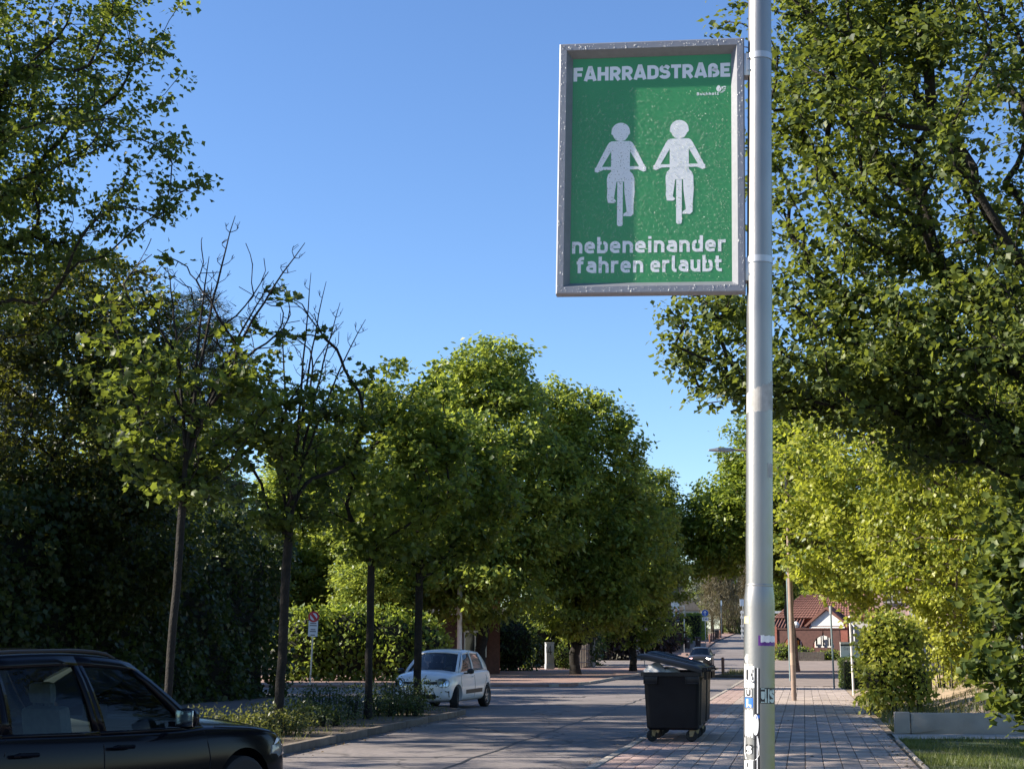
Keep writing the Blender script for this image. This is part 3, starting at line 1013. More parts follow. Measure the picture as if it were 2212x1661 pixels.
mat('aluminium', (0.20, 0.21, 0.24), 0.45, metal=0.25, noise=0.06, scale=30)
mat('bright_metal', (0.42, 0.42, 0.42), 0.38, metal=0.7)
mat('sign_green', (0.040, 0.235, 0.082), 0.32, spec=0.5, noise=0.05, scale=3)
mat('sign_white', (0.70, 0.72, 0.74), 0.4)
mat('water_drop', (0.42, 0.50, 0.38), 0.12, spec=0.8, alpha=0.42)
mat('water_drop_frame', (0.8, 0.8, 0.8), 0.08, spec=1.0, alpha=0.6)

PX, PY = 1.118, 6.9
def pole_x(z):
    return PX + (z - 1.131) * 0.0296
post = thing('lamp_post', (pole_x(0), PY, 0), 0, 'round galvanised steel lamp post with peeling stickers carrying the green sign', 'lamp post')
post.rotation_euler = (0, math.atan(0.0296), 0)
mb = MB()
mb.tube([(0, 0, -0.1), (0, 0, 1.86), (0, 0, 1.895), (0, 0, 1.93), (0, 0, 1.955)], [.0702, .0702, .0698, .066, .0632], 48, caps=False)
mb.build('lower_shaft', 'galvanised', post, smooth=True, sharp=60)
mb = MB()
mb.tube([(0, 0, 1.953), (0, 0, 2.6), (0, 0, 4.6), (0, 0, 7.2)], [.0622, .0615, .0570, .050], 48)
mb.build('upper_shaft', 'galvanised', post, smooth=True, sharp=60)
mb = MB().lathe([(.0628, 1.948), (.0642, 1.952), (.0642, 1.957), (.0628, 1.961)], 48)
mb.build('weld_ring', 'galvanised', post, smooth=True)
mb = MB().tube([(0, 0, 7.15), (-.15, 0, 7.45), (-.7, 0, 7.62), (-1.3, 0, 7.66)], [.045, .042, .036, .032], 16)
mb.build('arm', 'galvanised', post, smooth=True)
MB().box((-1.6, 0, 7.66), (.75, .26, .09)).build('lantern', 'aluminium', post, bevel=.03)

# stickers: drawn flat (arc length, height) and wrapped round the shaft
def wrap(mb, rad, lift):
    out = []
    for x, y, z in mb.v:
        t = x / rad
        rr = rad + lift - y
        out.append((rr * math.sin(t), -rr * math.cos(t), z))
    mb.v = out
    return mb
def band(x0, x1, z0, z1, rad, ragged=0.0, seed=0, n=14, y=0.0):
    """patch on the shaft, its upper and lower edges torn"""
    rnd = random.Random(seed)
    m = MB()
    top, bot = [], []
    for i in range(n + 1):
        x = x0 + (x1 - x0) * i / n
        top.append((x, y, z1 - rnd.random() * ragged))
        bot.append((x, y, z0 + rnd.random() * ragged))
    m.add(bot + top, [(i, i + 1, n + 2 + i, n + 1 + i) for i in range(n)])
    return m
mat('sticker_white', (0.72, 0.72, 0.72), 0.5, noise=0.1, scale=40)
mat('sticker_black', (0.012, 0.012, 0.014), 0.4)
mat('sticker_mint', (0.45, 0.55, 0.50), 0.5, noise=0.1, scale=30)
mat('sticker_blue', (0.02, 0.13, 0.50), 0.45)
mat('sticker_purple', (0.11, 0.02, 0.20), 0.5, noise=.2, scale=30)
mat('sticker_tan', (0.50, 0.40, 0.24), 0.6, noise=.15, scale=30)
mat('tape_residue', (0.30, 0.29, 0.27), 0.75, col2=(0.42, 0.41, 0.39), scale=28, detail=9)
RL = .0702
def zl(y):               # heights read off the shaft
    return float(np.interp(y, [30, 345, 710, 1000, 1290, 1661], [1.814, 1.681, 1.527, 1.406, 1.285, 1.132])) + 0.0
def xa(x):               # arc length for a place across the shaft
    return RL * math.asin(max(-.995, min(.995, (x - 372) / 184.0)))
def stick(name, x0, x1, y0, y1, material, ragged=.004, seed=1, lift=.0006, rad=RL, parent=post):
    m = band(xa(x0), xa(x1), zl(y1), zl(y0), rad, ragged, seed)
    return wrap(m, rad, lift).build(name, material, parent)
def letter(name, ch, x0, x1, y0, y1, material, lift, w=.24, parent=post):
    m = text_mesh(ch, xa(x0), xa(x1), zl(y1), zl(y0) - zl(y1), w=w)
    return wrap(m, RL, lift).build(name, material, parent)
stick('sticker', 190, 236, 30, 112, 'sticker_tan', .002, 2)
stick('sticker', 330, 545, 232, 346, 'sticker_purple', .003, 3)
stick('sticker_paper', 358, 545, 226, 310, 'sticker_white', .006, 4, .0011)
stick('sticker', 194, 222, 428, 540, 'sticker_white', .02, 5)
stick('dark_strip', 286, 350, 575, 1800, 'sticker_black', .006, 6, .0005)
stick('white_line', 317, 329, 578, 1060, 'sticker_white', .0, 7, .0009)
stick('white_line', 315, 326, 1300, 1800, 'sticker_white', .0, 7, .0009)
stick('sticker', 190, 286, 556, 800, 'sticker_white', .005, 8)
stick('dark_edge', 190, 276, 532, 562, 'tape_residue', .006, 9, .0012)
letter('letter', 'E', 204, 280, 600, 706, 'sticker_black', .0016, .26)
stick('dark_edge', 194, 282, 712, 742, 'sticker_black', .009, 10, .0016)
stick('sticker', 196, 264, 800, 895, 'sticker_black', .0, 11, .0012)
stick('sticker_paper', 199, 258, 808, 888, 'sticker_white', .0, 12, .0016)
letter('letter', 'U', 206, 252, 812, 880, 'sticker_black', .0021, .25)
stick('sticker', 196, 272, 896, 1003, 'sticker_blue', .002, 13, .0012)
letter('letter', 'L', 207, 256, 912, 996, 'sticker_white', .0018, .26)
stick('sticker', 196, 272, 1010, 1330, 'sticker_white', .02, 14, .0008)
m = MB()
pts = [(302 + 34 * math.cos(t), 1180 + 112 * math.sin(t)) for t in [2 * math.pi * i / 20 for i in range(20)]]
m.add([(xa(a), 0, zl(b)) for a, b in pts], [tuple(range(20))])
wrap(m, RL, .0013).build('sticker', 'sticker_white', post)
stick('sticker', 310, 345, 1062, 1122, 'sticker_blue', .012, 15, .0011)
pts = [(195, 1320), (330, 1320), (345, 1400), (342, 1500), (310, 1550), (250, 1566), (200, 1548), (194, 1480)]
m = MB().add([(xa(a), 0, zl(b)) for a, b in pts], [tuple(range(len(pts)))])
wrap(m, RL, .0015).build('sticker', 'sticker_white', post)
stick('sticker', 203, 268, 1388, 1500, 'sticker_black', .008, 16, .0019)
letter('letter', 'S', 210, 262, 1408, 1494, 'sticker_white', .0024, .24)
stick('scuff', 275, 318, 1398, 1424, 'sticker_black', .012, 17, .0019)
stick('scuff', 272, 312, 1318, 1345, 'sticker_black', .012, 18, .0019)
stick('sticker', 194, 272, 1562, 1800, 'sticker_white', .003, 19, .0012)
letter('letter', 'I', 213, 226, 1590, 1632, 'sticker_black', .0017, .4)
stick('sticker', 348, 547, 784, 956, 'sticker_black', .002, 20, .0008)
letter('letter', 'I', 410, 464, 798, 946, 'sticker_mint', .0013, .34)
letter('letter', 'S', 472, 530, 800, 946, 'sticker_mint', .0013, .27)
letter('letter', 'U', 366, 404, 826, 912, 'sticker_mint', .0013, .3)
stick('letter_bar', 362, 404, 792, 803, 'sticker_mint', .0, 21, .0013)
stick('letter_bar', 362, 404, 934, 945, 'sticker_mint', .0, 22, .0013)
m = MB()
n = 24
top = [(.0612 * (-1.5 + 3.0 * i / n), 0, 2.845 + .075 * i / n + random.uniform(-.006, .006)) for i in range(n + 1)]
bot = [(.0612 * (-1.5 + 3.0 * i / n), 0, 2.755 + .02 * i / n + random.uniform(-.006, .006)) for i in range(n + 1)]
m.add(bot + top, [(i, i + 1, n + 2 + i, n + 1 + i) for i in range(n)])
wrap(m, .0612, .0004).build('tape_residue', 'tape_residue', post)
m = band(.030, .070, 2.45, 2.52, .0616, .004, 31)
wrap(m, .0616, .0004).build('tape_residue', 'tape_residue', post)

# ------------------------------------------------------------------ the green sign
W, Hh = .912, 1.283
sign = thing('bicycle_street_sign', (0.6801, 6.9654, 3.9912), 0,
             'green bicycle street sign with two white cyclists in a grey frame beaded with rain', 'sign')
sign.rotation_euler = (0, math.atan(0.021), R(-8))
fw, dep = .064, .048      # frame width, recess of the panel
ow, oh = W / 2, Hh / 2
iw, ih = ow - .036, oh - .036      # front edge of the opening
jw, jh = ow - fw, oh - fw          # where the sloping reveal meets the panel
def ring(w, h, y):
    return [(-w, y, -h), (w, y, -h), (w, y, h), (-w, y, h)]
mb = MB()
rings = [ring(ow, oh, .035), ring(ow, oh, -.021), ring(ow - .006, oh - .006, -.027), ring(iw, ih, -.027), ring(jw, jh, .020), ring(jw, jh, .035)]
vs = [p for r_ in rings for p in r_]
fs = []
for a in range(len(rings) - 1):
    for i in range(4):
        fs.append((a * 4 + i, a * 4 + (i + 1) % 4, a * 4 + 4 + (i + 1) % 4, a * 4 + 4 + i))
mb.add(vs, fs)
fr = mb.build('frame', 'aluminium', sign)
# mitre joints of the frame corners
for sx in (-1, 1):
    for sz in (-1, 1):
        m = MB()
        a, b = Vector((sx * (ow - .007), -.0273, sz * (oh - .007))), Vector((sx * iw, -.0273, sz * ih))
        nrm = Vector((-(b - a).z, 0, (b - a).x)).normalized() * .0006
        m.add([a + nrm, b + nrm, b - nrm, a - nrm], [(0, 1, 2, 3)])
        m.build('mitre_joint', 'sticker_black', fr)
obj_box('backing_plate', (0, .038, 0), (W - .01, .006, Hh - .01), 'aluminium', sign)
obj_box('panel', (0, .024, 0), (2 * jw + .006, .006, 2 * jh + .006), 'sign_green', sign)
YF = .0205
text_mesh('FAHRRADSTRAßE', -.389, .389, .459, .072, w=.235, gap=.065, y=YF).build('lettering', 'sign_white', sign)
text_mesh('nebeneinander', -.384, .362, -.428, .082, w=.185, gap=.115, y=YF).build('lettering', 'sign_white', sign)
text_mesh('fahren', -.360, -.035, -.527, .082, w=.185, gap=.125, y=YF).build('lettering', 'sign_white', sign)
text_mesh('erlaubt', .000, .345, -.527, .082, w=.185, gap=.125, y=YF).build('lettering', 'sign_white', sign)

S_ = .00086
def poly_sign(name, polys, cx, cz, y=YF, s=S_, parent=sign, material='sign_white'):
    m = MB()
    for i, p in enumerate(polys):
        m.add([(cx + a * s, y - .00012 * i, cz - b * s) for a, b in p], [tuple(range(len(p)))])
    return m.build(name, material, parent)
head = [(53 * math.cos(R(t)), -53 * math.sin(R(t))) for t in range(0, 181, 15)] + [(-54, 14), (-44, 22), (-40, 34), (-26, 52), (0, 59), (26, 52), (40, 34), (44, 22), (54, 14)]
torso = [(-52, 58), (-66, 66), (-78, 84), (-90, 110), (-54, 116), (-54, 240), (54, 240), (54, 116), (90, 110), (78, 84), (66, 66), (52, 58)]
hips = [(-54, 239), (-70, 255), (-77, 280), (-77, 300), (80, 300), (80, 280), (70, 255), (54, 239)]
arm_l = [(-90, 108), (-147, 226), (-120, 234), (-54, 118)]
arm_r = [(90, 108), (147, 226), (120, 234), (54, 118)]
bar = [(-147, 214), (-147, 238), (-132, 243), (-100, 228), (100, 228), (132, 243), (147, 238), (147, 214), (100, 210), (-100, 210)]
leg_l = [(-77, 299), (-74, 360), (-76, 390), (-70, 424), (-34, 426), (-22, 414), (-36, 400), (-32, 372), (-22, 300)]
wheel = [(-17, 302), (-17, 555), (-9, 563), (8, 563), (15, 555), (15, 302)]
leg_r = [(22, 299), (24, 360), (32, 430), (38, 478), (20, 490), (18, 504), (62, 506), (76, 492), (76, 440), (82, 360), (80, 299)]
for cx_, cz_ in ((-.150, .191), (.138, .197)):
    poly_sign('cyclist', [head, torso, hips, arm_l, arm_r, bar, leg_l, wheel, leg_r], cx_, cz_)
# the small town mark: two leaves over its name
def zp(a, b):   # places in the mark, read off the sign
    return (.2236 + (a - 160) * .000119, .367 - (b - 1170 + (a - 160) * .045) * .000123)
lf = [[(960, 870), (975, 820), (1010, 760), (1065, 722), (1105, 745), (1125, 770), (1120, 830), (1085, 880), (1068, 940), (1075, 995), (1050, 1005), (1010, 985), (975, 930)],
      [(1088, 990), (1085, 920), (1115, 850), (1155, 800), (1165, 850), (1170, 920), (1140, 960), (1105, 1005)],
      [(1175, 790), (1235, 770), (1235, 850), (1190, 905), (1180, 850)], [(1255, 765), (1340, 750), (1320, 790), (1265, 830), (1252, 820)],
      [(1345, 770), (1370, 790), (1365, 820), (1305, 832)], [(1275, 868), (1362, 862), (1358, 885), (1245, 900)],
      [(1225, 930), (1340, 925), (1315, 958), (1195, 958)], [(1165, 1000), (1290, 990), (1230, 1025), (1115, 1040)]]
m = MB()
for p in lf:
    m.add([(zp(a, b)[0], YF, zp(a, b)[1]) for a, b in p], [tuple(range(len(p)))])
m.build('leaf_emblem', 'sign_white', sign)
text_mesh('Buchholz', zp(160, 0)[0], zp(1065, 0)[0], .367, .0150, w=.2, gap=.16, y=YF).build('town_name', 'sign_white', sign)

# clamps round the post
for zc in (.531, -.500):
    br = MB().box((ow + .016, .010, zc - .028), (.034, .07, .115)).build('bracket', 'bright_metal', sign, bevel=.003)
    MB().tube([(ow + .018, -.032, zc - .055), (ow + .018, -.022, zc - .055)], .007, 8).build('bolt', 'bright_metal', br, smooth=True)
    MB().tube([(ow + .018, -.032, zc + .005), (ow + .018, -.022, zc + .005)], .007, 8).build('bolt', 'bright_metal', br, smooth=True)
for zz in (4.525, 3.498):
    rr = float(np.interp(zz, [2.6, 4.6], [.0615, .0570]))
    m = MB().lathe([(rr - .004, -.016), (rr + .0035, -.016), (rr + .0035, .016), (rr - .004, .016)], 40, close=True)
    o = m.build('band_clamp', 'bright_metal', sign, smooth=True)
    o.matrix_parent_inverse = (Matrix.LocRotScale(sign.location, sign.rotation_euler, None)).inverted()
    o.location = (pole_x(zz), PY, zz)
    o.rotation_euler = (0, math.atan(0.0296), 0)

# rain beads on the panel and frame
rng = np.random.default_rng(5)
def beads(P, rad, name, parent, material, ydir=-1):
    """flattened domes, longer downwards"""
    k = 7
    th = np.arange(k) * 2 * math.pi / k
    n = len(P)
    el = 1 + .8 * rng.random(n)
    V = np.zeros((n, 2 * k + 1, 3))
    for q, (f, hgt) in enumerate(((1.0, 0.0), (.68, .42))):
        V[:, q * k:(q + 1) * k, 0] = P[:, 0:1] + rad[:, None] * f * np.cos(th)
        V[:, q * k:(q + 1) * k, 2] = P[:, 2:3] + rad[:, None] * f * np.sin(th) * el[:, None]
        V[:, q * k:(q + 1) * k, 1] = P[:, 1:2] + ydir * rad[:, None] * hgt
    V[:, 2 * k] = P + np.stack([0 * rad, ydir * rad * .6, 0 * rad], 1)
    F = []
    for i in range(k):
        j = (i + 1) % k
        F += [(i, j, k + j), (i, k + j, k + i), (k + i, k + j, 2 * k)]
    F = np.array(F)
    Fa = (F[None] + (np.arange(n) * (2 * k + 1))[:, None, None]).reshape(-1, 3)
    o = link(name, np_mesh(name, V.reshape(-1, 3), Fa, smooth=True), material, parent)
    o['kind'] = 'stuff'
n = 7800
zz = rng.random(n) ** 0.85
P = np.stack([(rng.random(n) * 2 - 1) * (jw - .005), np.full(n, YF - .0011), -jh + .01 + zz * (2 * jh - .1) * .93], 1)
keepm = rng.random(n) < np.interp(P[:, 2], [-.6, .2, .38, .5], [1, 1, .35, .08])
P = P[keepm]
beads(P, .0008 + .0019 * rng.random(len(P)) ** 2.6, 'rain_beads', sign, 'water_drop')
n = 420
e = rng.random(n) * 4
side = e.astype(int)
t = (e - side) * 2 - 1
off = rng.random(n) * .026 + .009
P = np.zeros((n, 3))
P[:, 1] = -.0272
for i in range(n):
    if side[i] == 0: P[i, 0], P[i, 2] = t[i] * ow * .98, oh - off[i]
    elif side[i] == 1: P[i, 0], P[i, 2] = t[i] * ow * .98, -oh + off[i]
    elif side[i] == 2: P[i, 0], P[i, 2] = -ow + off[i], t[i] * oh * .98
    else: P[i, 0], P[i, 2] = ow - off[i], t[i] * oh * .98
beads(P, .0012 + .0022 * rng.random(n) ** 2, 'rain_beads', fr, 'water_drop_frame')
# ------------------------------------------------------------------ cars
mat('paint_black', (0.004, 0.0045, 0.007), 0.12, spec=0.10, coat=0.0)
mat('paint_white', (0.74, 0.76, 0.78), 0.35, spec=0.4, coat=0.8)
mat('paint_grey', (0.022, 0.023, 0.027), 0.3, spec=.3, coat=0.2)
mat('black_plastic', (0.012, 0.012, 0.013), 0.5, noise=.1, scale=30)
mat('tyre', (0.012, 0.012, 0.012), 0.85, noise=.2, scale=30)
mat('rim', (0.35, 0.35, 0.36), 0.35, metal=0.8)
mat('chrome', (0.75, 0.75, 0.75), 0.12, metal=1.0)
mat('shut_line', (0.004, 0.004, 0.004), 0.9)
mat('lamp_inside', (0.55, 0.56, 0.58), 0.22, metal=0.5)
mat('lamp_rim', (0.05, 0.05, 0.055), 0.3)
mat('seat_cloth', (0.30, 0.34, 0.31), 0.9, noise=.12, scale=20)
mat('seat_dark', (0.03, 0.03, 0.032), 0.9)
mat('dash', (0.05, 0.06, 0.065), 0.6)
mat('tail_red', (0.30, 0.01, 0.01), .2, spec=.6)
mat('plate', (0.7, 0.7, 0.68), 0.5)
mat('headlamp_lit', (0.9, 0.9, 0.9), 0.3, emit=(1.0, 0.93, 0.88), emit_s=9.0)
mat('headlamp_red', (0.9, 0.5, 0.5), 0.3, emit=(1.0, 0.45, 0.45), emit_s=2.5)
glassmat('car_glass', (0.36, 0.42, 0.42), 1.28)
glassmat('car_glass_dark', (0.22, 0.27, 0.30))
glassmat('lamp_glass', (0.86, 0.90, 0.92))

def loft_body(st):
    V, F = [], []
    prof = []
    for x, w, zb, zs, zc in st:
        h = zs - zb
        half = [(0.0, zb), (.80 * w, zb), (.945 * w, zb + .07 * min(1, h / .3)), (.99 * w, zb + .22 * h), (w, zb + .5 * h), (.995 * w, zb + .75 * h),
                (.965 * w, zs - .02), (.90 * w, zs + .006), (.62 * w, zs + .6 * (zc - zs)), (.32 * w, zs + .92 * (zc - zs)), (0.0, zc)]
        ringp = [(x, y, z) for y, z in half] + [(x, -y, z) for y, z in half[-2:0:-1]]
        prof.append(ringp)
    m = len(prof[0])
    for r_ in prof:
        V += r_
    for j in range(len(prof) - 1):
        for i in range(m):
            F.append((j * m + i, j * m + (i + 1) % m, (j + 1) * m + (i + 1) % m, (j + 1) * m + i))
    for j in (0, len(prof) - 1):
        c = tuple(sum(p[k] for p in prof[j]) / m for k in range(3))
        V.append(c)
        ci = len(V) - 1
        for i in range(m):
            F.append((j * m + i, j * m + (i + 1) % m, ci))
    return V, F

def baked(ob, name):
    dg = bpy.context.evaluated_depsgraph_get()
    me = bpy.data.meshes.new_from_object(ob.evaluated_get(dg))
    me.name = name
    return me

def make_car(name, loc, heading, label, sp):
    car = thing(name, loc, heading, label, 'car')
    # lower body: smoothed loft with the wheel wells cut out
    V, F = loft_body(sp['st'])
    me = bpy.data.meshes.new('body')
    me.from_pydata(V, [], F)
    bm = bmesh.new(); bm.from_mesh(me)
    bmesh.ops.recalc_face_normals(bm, faces=bm.faces)
    bm.to_mesh(me); bm.free()
    tmp = link('tmp_body', me, sp['paint'])
    md = tmp.modifiers.new('s', 'SUBSURF'); md.levels = 2; md.render_levels = 2
    cuts = []
    r, wv = sp['wheel_r'], sp['w']
    for xa_ in sp['axles']:
        for s in (-1, 1):
            c = MB().lathe([(0, -.22), (r + sp.get('gap', .055), -.22), (r + sp.get('gap', .055), .4), (0, .4)], 36, axis='Y').build('tmp_cut', 'black_plastic')
            c.location = (xa_, s * wv if s > 0 else s * wv, r + .01)
            c.scale = (1, s, 1)
            md = tmp.modifiers.new('b', 'BOOLEAN'); md.operation = 'DIFFERENCE'; md.object = c; md.solver = 'EXACT'
            cuts.append(c)
    bpy.context.view_layer.update()
    bme = baked(tmp, 'body')
    bpy.data.objects.remove(tmp)
    for c in cuts:
        bpy.data.objects.remove(c)
    for p in bme.polygons:
        p.use_smooth = True
    bme.set_sharp_from_angle(angle=R(32))
    body = link('body', bme, None, car)
    if len(bme.materials) > 1:
        pass
    bvh = BVHTree.FromPolygons([v.co.copy() for v in bme.vertices], [tuple(p.vertices) for p in bme.polygons])
    # cabin
    ln = sp['lines']          # (belt point, roof point) for each pillar, left side
    n = len(ln)
    fm = MB()
    def rail(j, u):
        # the roof edge is a smooth curve through the pillar tops
        q = [Vector(ln[max(0, min(n - 1, i))][1]) for i in (j - 1, j, j + 1, j + 2)]
        if j == 0: q[0] = q[1] + (q[1] - q[2]) * .6 + Vector((0, 0, -.12))
        return .5 * ((2 * q[1]) + (-q[0] + q[2]) * u + (2 * q[0] - 5 * q[1] + 4 * q[2] - q[3]) * u * u + (-q[0] + 3 * q[1] - 3 * q[2] + q[3]) * u ** 3)
    sp['rail'] = rail
    def P(j, u, v, s):
        a = Vector(ln[j][0]).lerp(Vector(ln[j + 1][0]), u)
        b = rail(j, u)
        p = a.lerp(b, v)
        p.y += .035 * 4 * v * (1 - v)
        return Vector((p.x, p.y * s, p.z))
    def patch(mb, fn, us, vs):
        nu, nv = len(us), len(vs)
        mb.add([fn(u, v) for v in vs for u in us], [(b * nu + a, b * nu + a + 1, (b + 1) * nu + a + 1, (b + 1) * nu + a) for a in range(nu - 1) for b in range(nv - 1)])
    sub = lambda a, b, k: [a + (b - a) * i / k for i in range(k + 1)]
    glass = sp.get('glass', 'car_glass')
    for s in (-1, 1):
        for j in range(n - 1):
            f = lambda u, v, j=j, s=s: P(j, u, v, s)
            if not sp['win'][j]:
                patch(fm, f, sub(0, 1, 4), sub(0, 1, 6)); continue
            m0, m1 = sp['win'][j]
            v0, v1 = .05, .88
            patch(fm, f, sub(0, 1, 4), sub(0, v0, 1)); patch(fm, f, sub(0, 1, 4), sub(v1, 1, 2))
            patch(fm, f, sub(0, m0, 2), sub(v0, v1, 5)); patch(fm, f, sub(1 - m1, 1, 2), sub(v0, v1, 5))
            g = MB()
            patch(g, lambda u, v: f(u, v) - Vector((0, s * .008, 0)), sub(m0, 1 - m1, 4), sub(v0, v1, 5))
            g.build('side_window', glass, car, smooth=True)
    bow = sp['bow']
    def screen(j, sgn, bb, br):
        def f(u, v):
            q = u * 2 - 1
            a, b = Vector(ln[j][0]), Vector(ln[j][1])
            p = a.lerp(b, v)
            e = (bb * (1 - v) + br * v) * (1 - q * q) * sgn
            return Vector((p.x + e, p.y * q, p.z + sp['crown'] * v * (1 - q * q) + .03 * (1 - v) * (1 - q * q)))
        return f
    for nm, j, sgn, bb, br in (('windscreen', 0, 1, bow[0], bow[1]), ('rear_window', n - 1, -1, bow[2], bow[3])):
        f = screen(j, sgn, bb, br)
        a0, b0, b1 = sp.get('wm', (.045, .03, .93))
        patch(fm, f, sub(0, a0, 1), sub(0, 1, 6)); patch(fm, f, sub(1 - a0, 1, 1), sub(0, 1, 6))
        patch(fm, f, sub(a0, 1 - a0, 12), sub(0, b0, 1)); patch(fm, f, sub(a0, 1 - a0, 12), sub(b1, 1, 2))
        g = MB()
        patch(g, lambda u, v: f(u, v) - Vector((sgn * .006, 0, 0)), sub(a0, 1 - a0, 12), sub(b0, b1, 6))
        g.build(nm, glass, car, smooth=True)
    # roof skin
    rl = []
    rows = [rail(j, u) for j in range(n - 1) for u in (0, .25, .5, .75)] + [rail(n - 2, 1.0)]
    for k_, rp_ in enumerate(rows):
        t_ = k_ / (len(rows) - 1)
        e = bow[1] * max(0, 1 - t_ * 3) - bow[3] * max(0, t_ * 4 - 3)
        rl.append([Vector((rp_.x + e * (1 - q * q), rp_.y * q, rp_.z + sp['crown'] * (1 - q * q))) for q in sub(-1, 1, 12)])
    fm.add([p for row in rl for p in row], [(j * 13 + i, j * 13 + i + 1, (j + 1) * 13 + i + 1, (j + 1) * 13 + i) for j in range(len(rl) - 1) for i in range(12)])
    o = fm.build('cabin_frame', sp['paint'], car, smooth=True, sharp=50)
    sd = o.modifiers.new('thick', 'SOLIDIFY'); sd.thickness = .03; sd.offset = 0
    # wheels
    for i, xa_ in enumerate(sp['axles']):
        for s in (-1, 1):
            w = thing('wheel', (xa_, s * (wv - .115), r), sp.get('steer', 0) if i == 0 else 0)
            w.parent = car
            MB().lathe([(r * .64, -.095), (r * .9, -.105), (r * .985, -.085), (r, -.05), (r, .05), (r * .985, .085), (r * .9, .105), (r * .64, .095)], 32, axis='Y', close=True).build('tyre', 'tyre', w, smooth=True)
            rm_ = MB().lathe([(r * .66, -.09), (r * .66, .09), (r * .60, .085), (r * .58, .02), (0.0, .02)], 32, axis='Y')
            for k in range(5):
                t = 2 * math.pi * k / 5 + .3
                rm_.box((r * .32 * math.cos(t), s * .055, r * .32 * math.sin(t)), (r * .62, .03, r * .16), ry=-t)
            rm_.lathe([(0, s * .085), (r * .12, s * .08), (r * .12, s * .03)], 14, axis='Y')
            rm_.build('rim', 'rim', w, smooth=True)
    # things drawn on the body surface
    def proj(o_, d_):
        h = bvh.ray_cast(Vector(o_), Vector(d_).normalized())
        return h[0], h[1]
    def surf_patch(nm, outline, cen, frame, material, lift=.004, rings=4, parent=None):
        """outline in a plane (a,b); frame = (origin, U, V, direction)"""
        O, U, Vv, d = [Vector(q) for q in frame]
        d = d.normalized()
        vs, fs = [], []
        nn = len(outline)
        def pt(a, b):
            q = O + U * a + Vv * b
            h, nr = proj(q, d)
            if h is None:
                h = q - d * q.dot(d) + d * 0
                return None
            return h - d * lift
        c = pt(*cen)
        vs.append(c)
        for k in range(1, rings + 1):
            for a, b in outline:
                vs.append(pt(cen[0] + (a - cen[0]) * k / rings, cen[1] + (b - cen[1]) * k / rings))
        last = None
        for i, q in enumerate(vs):
            if q is None:
                vs[i] = last if last is not None else Vector((0, 0, 0))
            else:
                last = q
        for i in range(nn):
            fs.append((0, 1 + i, 1 + (i + 1) % nn))
            for k in range(rings - 1):
                a = 1 + k * nn
                fs.append((a + i, a + nn + i, a + nn + (i + 1) % nn, a + (i + 1) % nn))
        return MB().add(vs, fs).build(nm, material, parent or car, smooth=True, sharp=60)
    def side_line(nm, pts, s, wd=.006, material='shut_line', lift=.002):
        m = MB()
        P3 = []
        dense = []
        for (a, b), (c, d) in zip(pts[:-1], pts[1:]):
            k = max(1, int(math.hypot(c - a, d - b) / .08))
            dense += [(a + (c - a) * i / k, b + (d - b) * i / k) for i in range(k)]
        dense.append(pts[-1])
        for x, z in dense:
            h, nr = proj((x, s * 2, z), (0, -s, 0))
            if h is not None:
                P3.append(h + Vector((0, s * lift, 0)))
        if len(P3) < 2:
            return
        m.tube(P3, wd, 4)
        m.build(nm, material, car)
    sp['detail'](car, body, surf_patch, side_line, proj, sp)
    return car

FRONT = lambda y=0.0: ((4, y, 0), (0, 1, 0), (0, 0, 1), (-1, 0, 0))
def rrect(x0, x1, z0, z1, r=.02, n=4):
    p = []
    for cx_, cz_, a in ((x1 - r, z1 - r, 0), (x0 + r, z1 - r, 90), (x0 + r, z0 + r, 180), (x1 - r, z0 + r, 270)):
        p += [(cx_ + r * math.cos(R(a + 90 * i / n)), cz_ + r * math.sin(R(a + 90 * i / n))) for i in range(n + 1)]
    return p
def ellipse(cx_, cz_, rx, rz, n=20, pw=2.0):
    o = []
    for i in range(n):
        t = 2 * math.pi * i / n
        c, s = math.cos(t), math.sin(t)
        o.append((cx_ + rx * math.copysign(abs(c) ** (2 / pw), c), cz_ + rz * math.copysign(abs(s) ** (2 / pw), s)))
    return o

def mirror_part(car, x, y, z, s, material, size=(.12, .2, .15)):
    m = MB()
    pr = []
    bm = bmesh.new()
    bmesh.ops.create_uvsphere(bm, u_segments=14, v_segments=9, radius=.5)
    vs = []
    for v in bm.verts:
        c = v.co
        xx = c.x * size[0] * (1.5 if c.x > 0 else .35)
        vs.append((x + xx, s * (y + .02) + c.y * size[1], z + math.copysign(abs(c.z * 2) ** .8 / 2, c.z) * size[2]))
    m.add(vs, [tuple(v.index for v in f.verts) for f in bm.faces])
    bm.free()
    m.box((x + .02, s * (y - .1), z - .05), (.05, .12, .04))
    o = m.build('mirror', material, car, smooth=True)
    MB().box((x - .024, s * (y + .02), z), (.006, size[1] * .8, size[2] * .75)).build('mirror_glass', 'chrome', o, bevel=.002)
    return o

def seat(car, x, y, z, material):
    m = MB()
    m.box((x - .04, y, z - .02), (.13, .42, .44), ry=-.22)
    m.box((x - .12, y, z + .30), (.08, .24, .17), ry=-.15)
    m.tube([(x - .1, y - .06, z + .2), (x - .12, y - .06, z + .32)], .008, 6)
    m.tube([(x - .1, y + .06, z + .2), (x - .12, y + .06, z + .32)], .008, 6)
    return m.build('seat', material, car, bevel=.045)

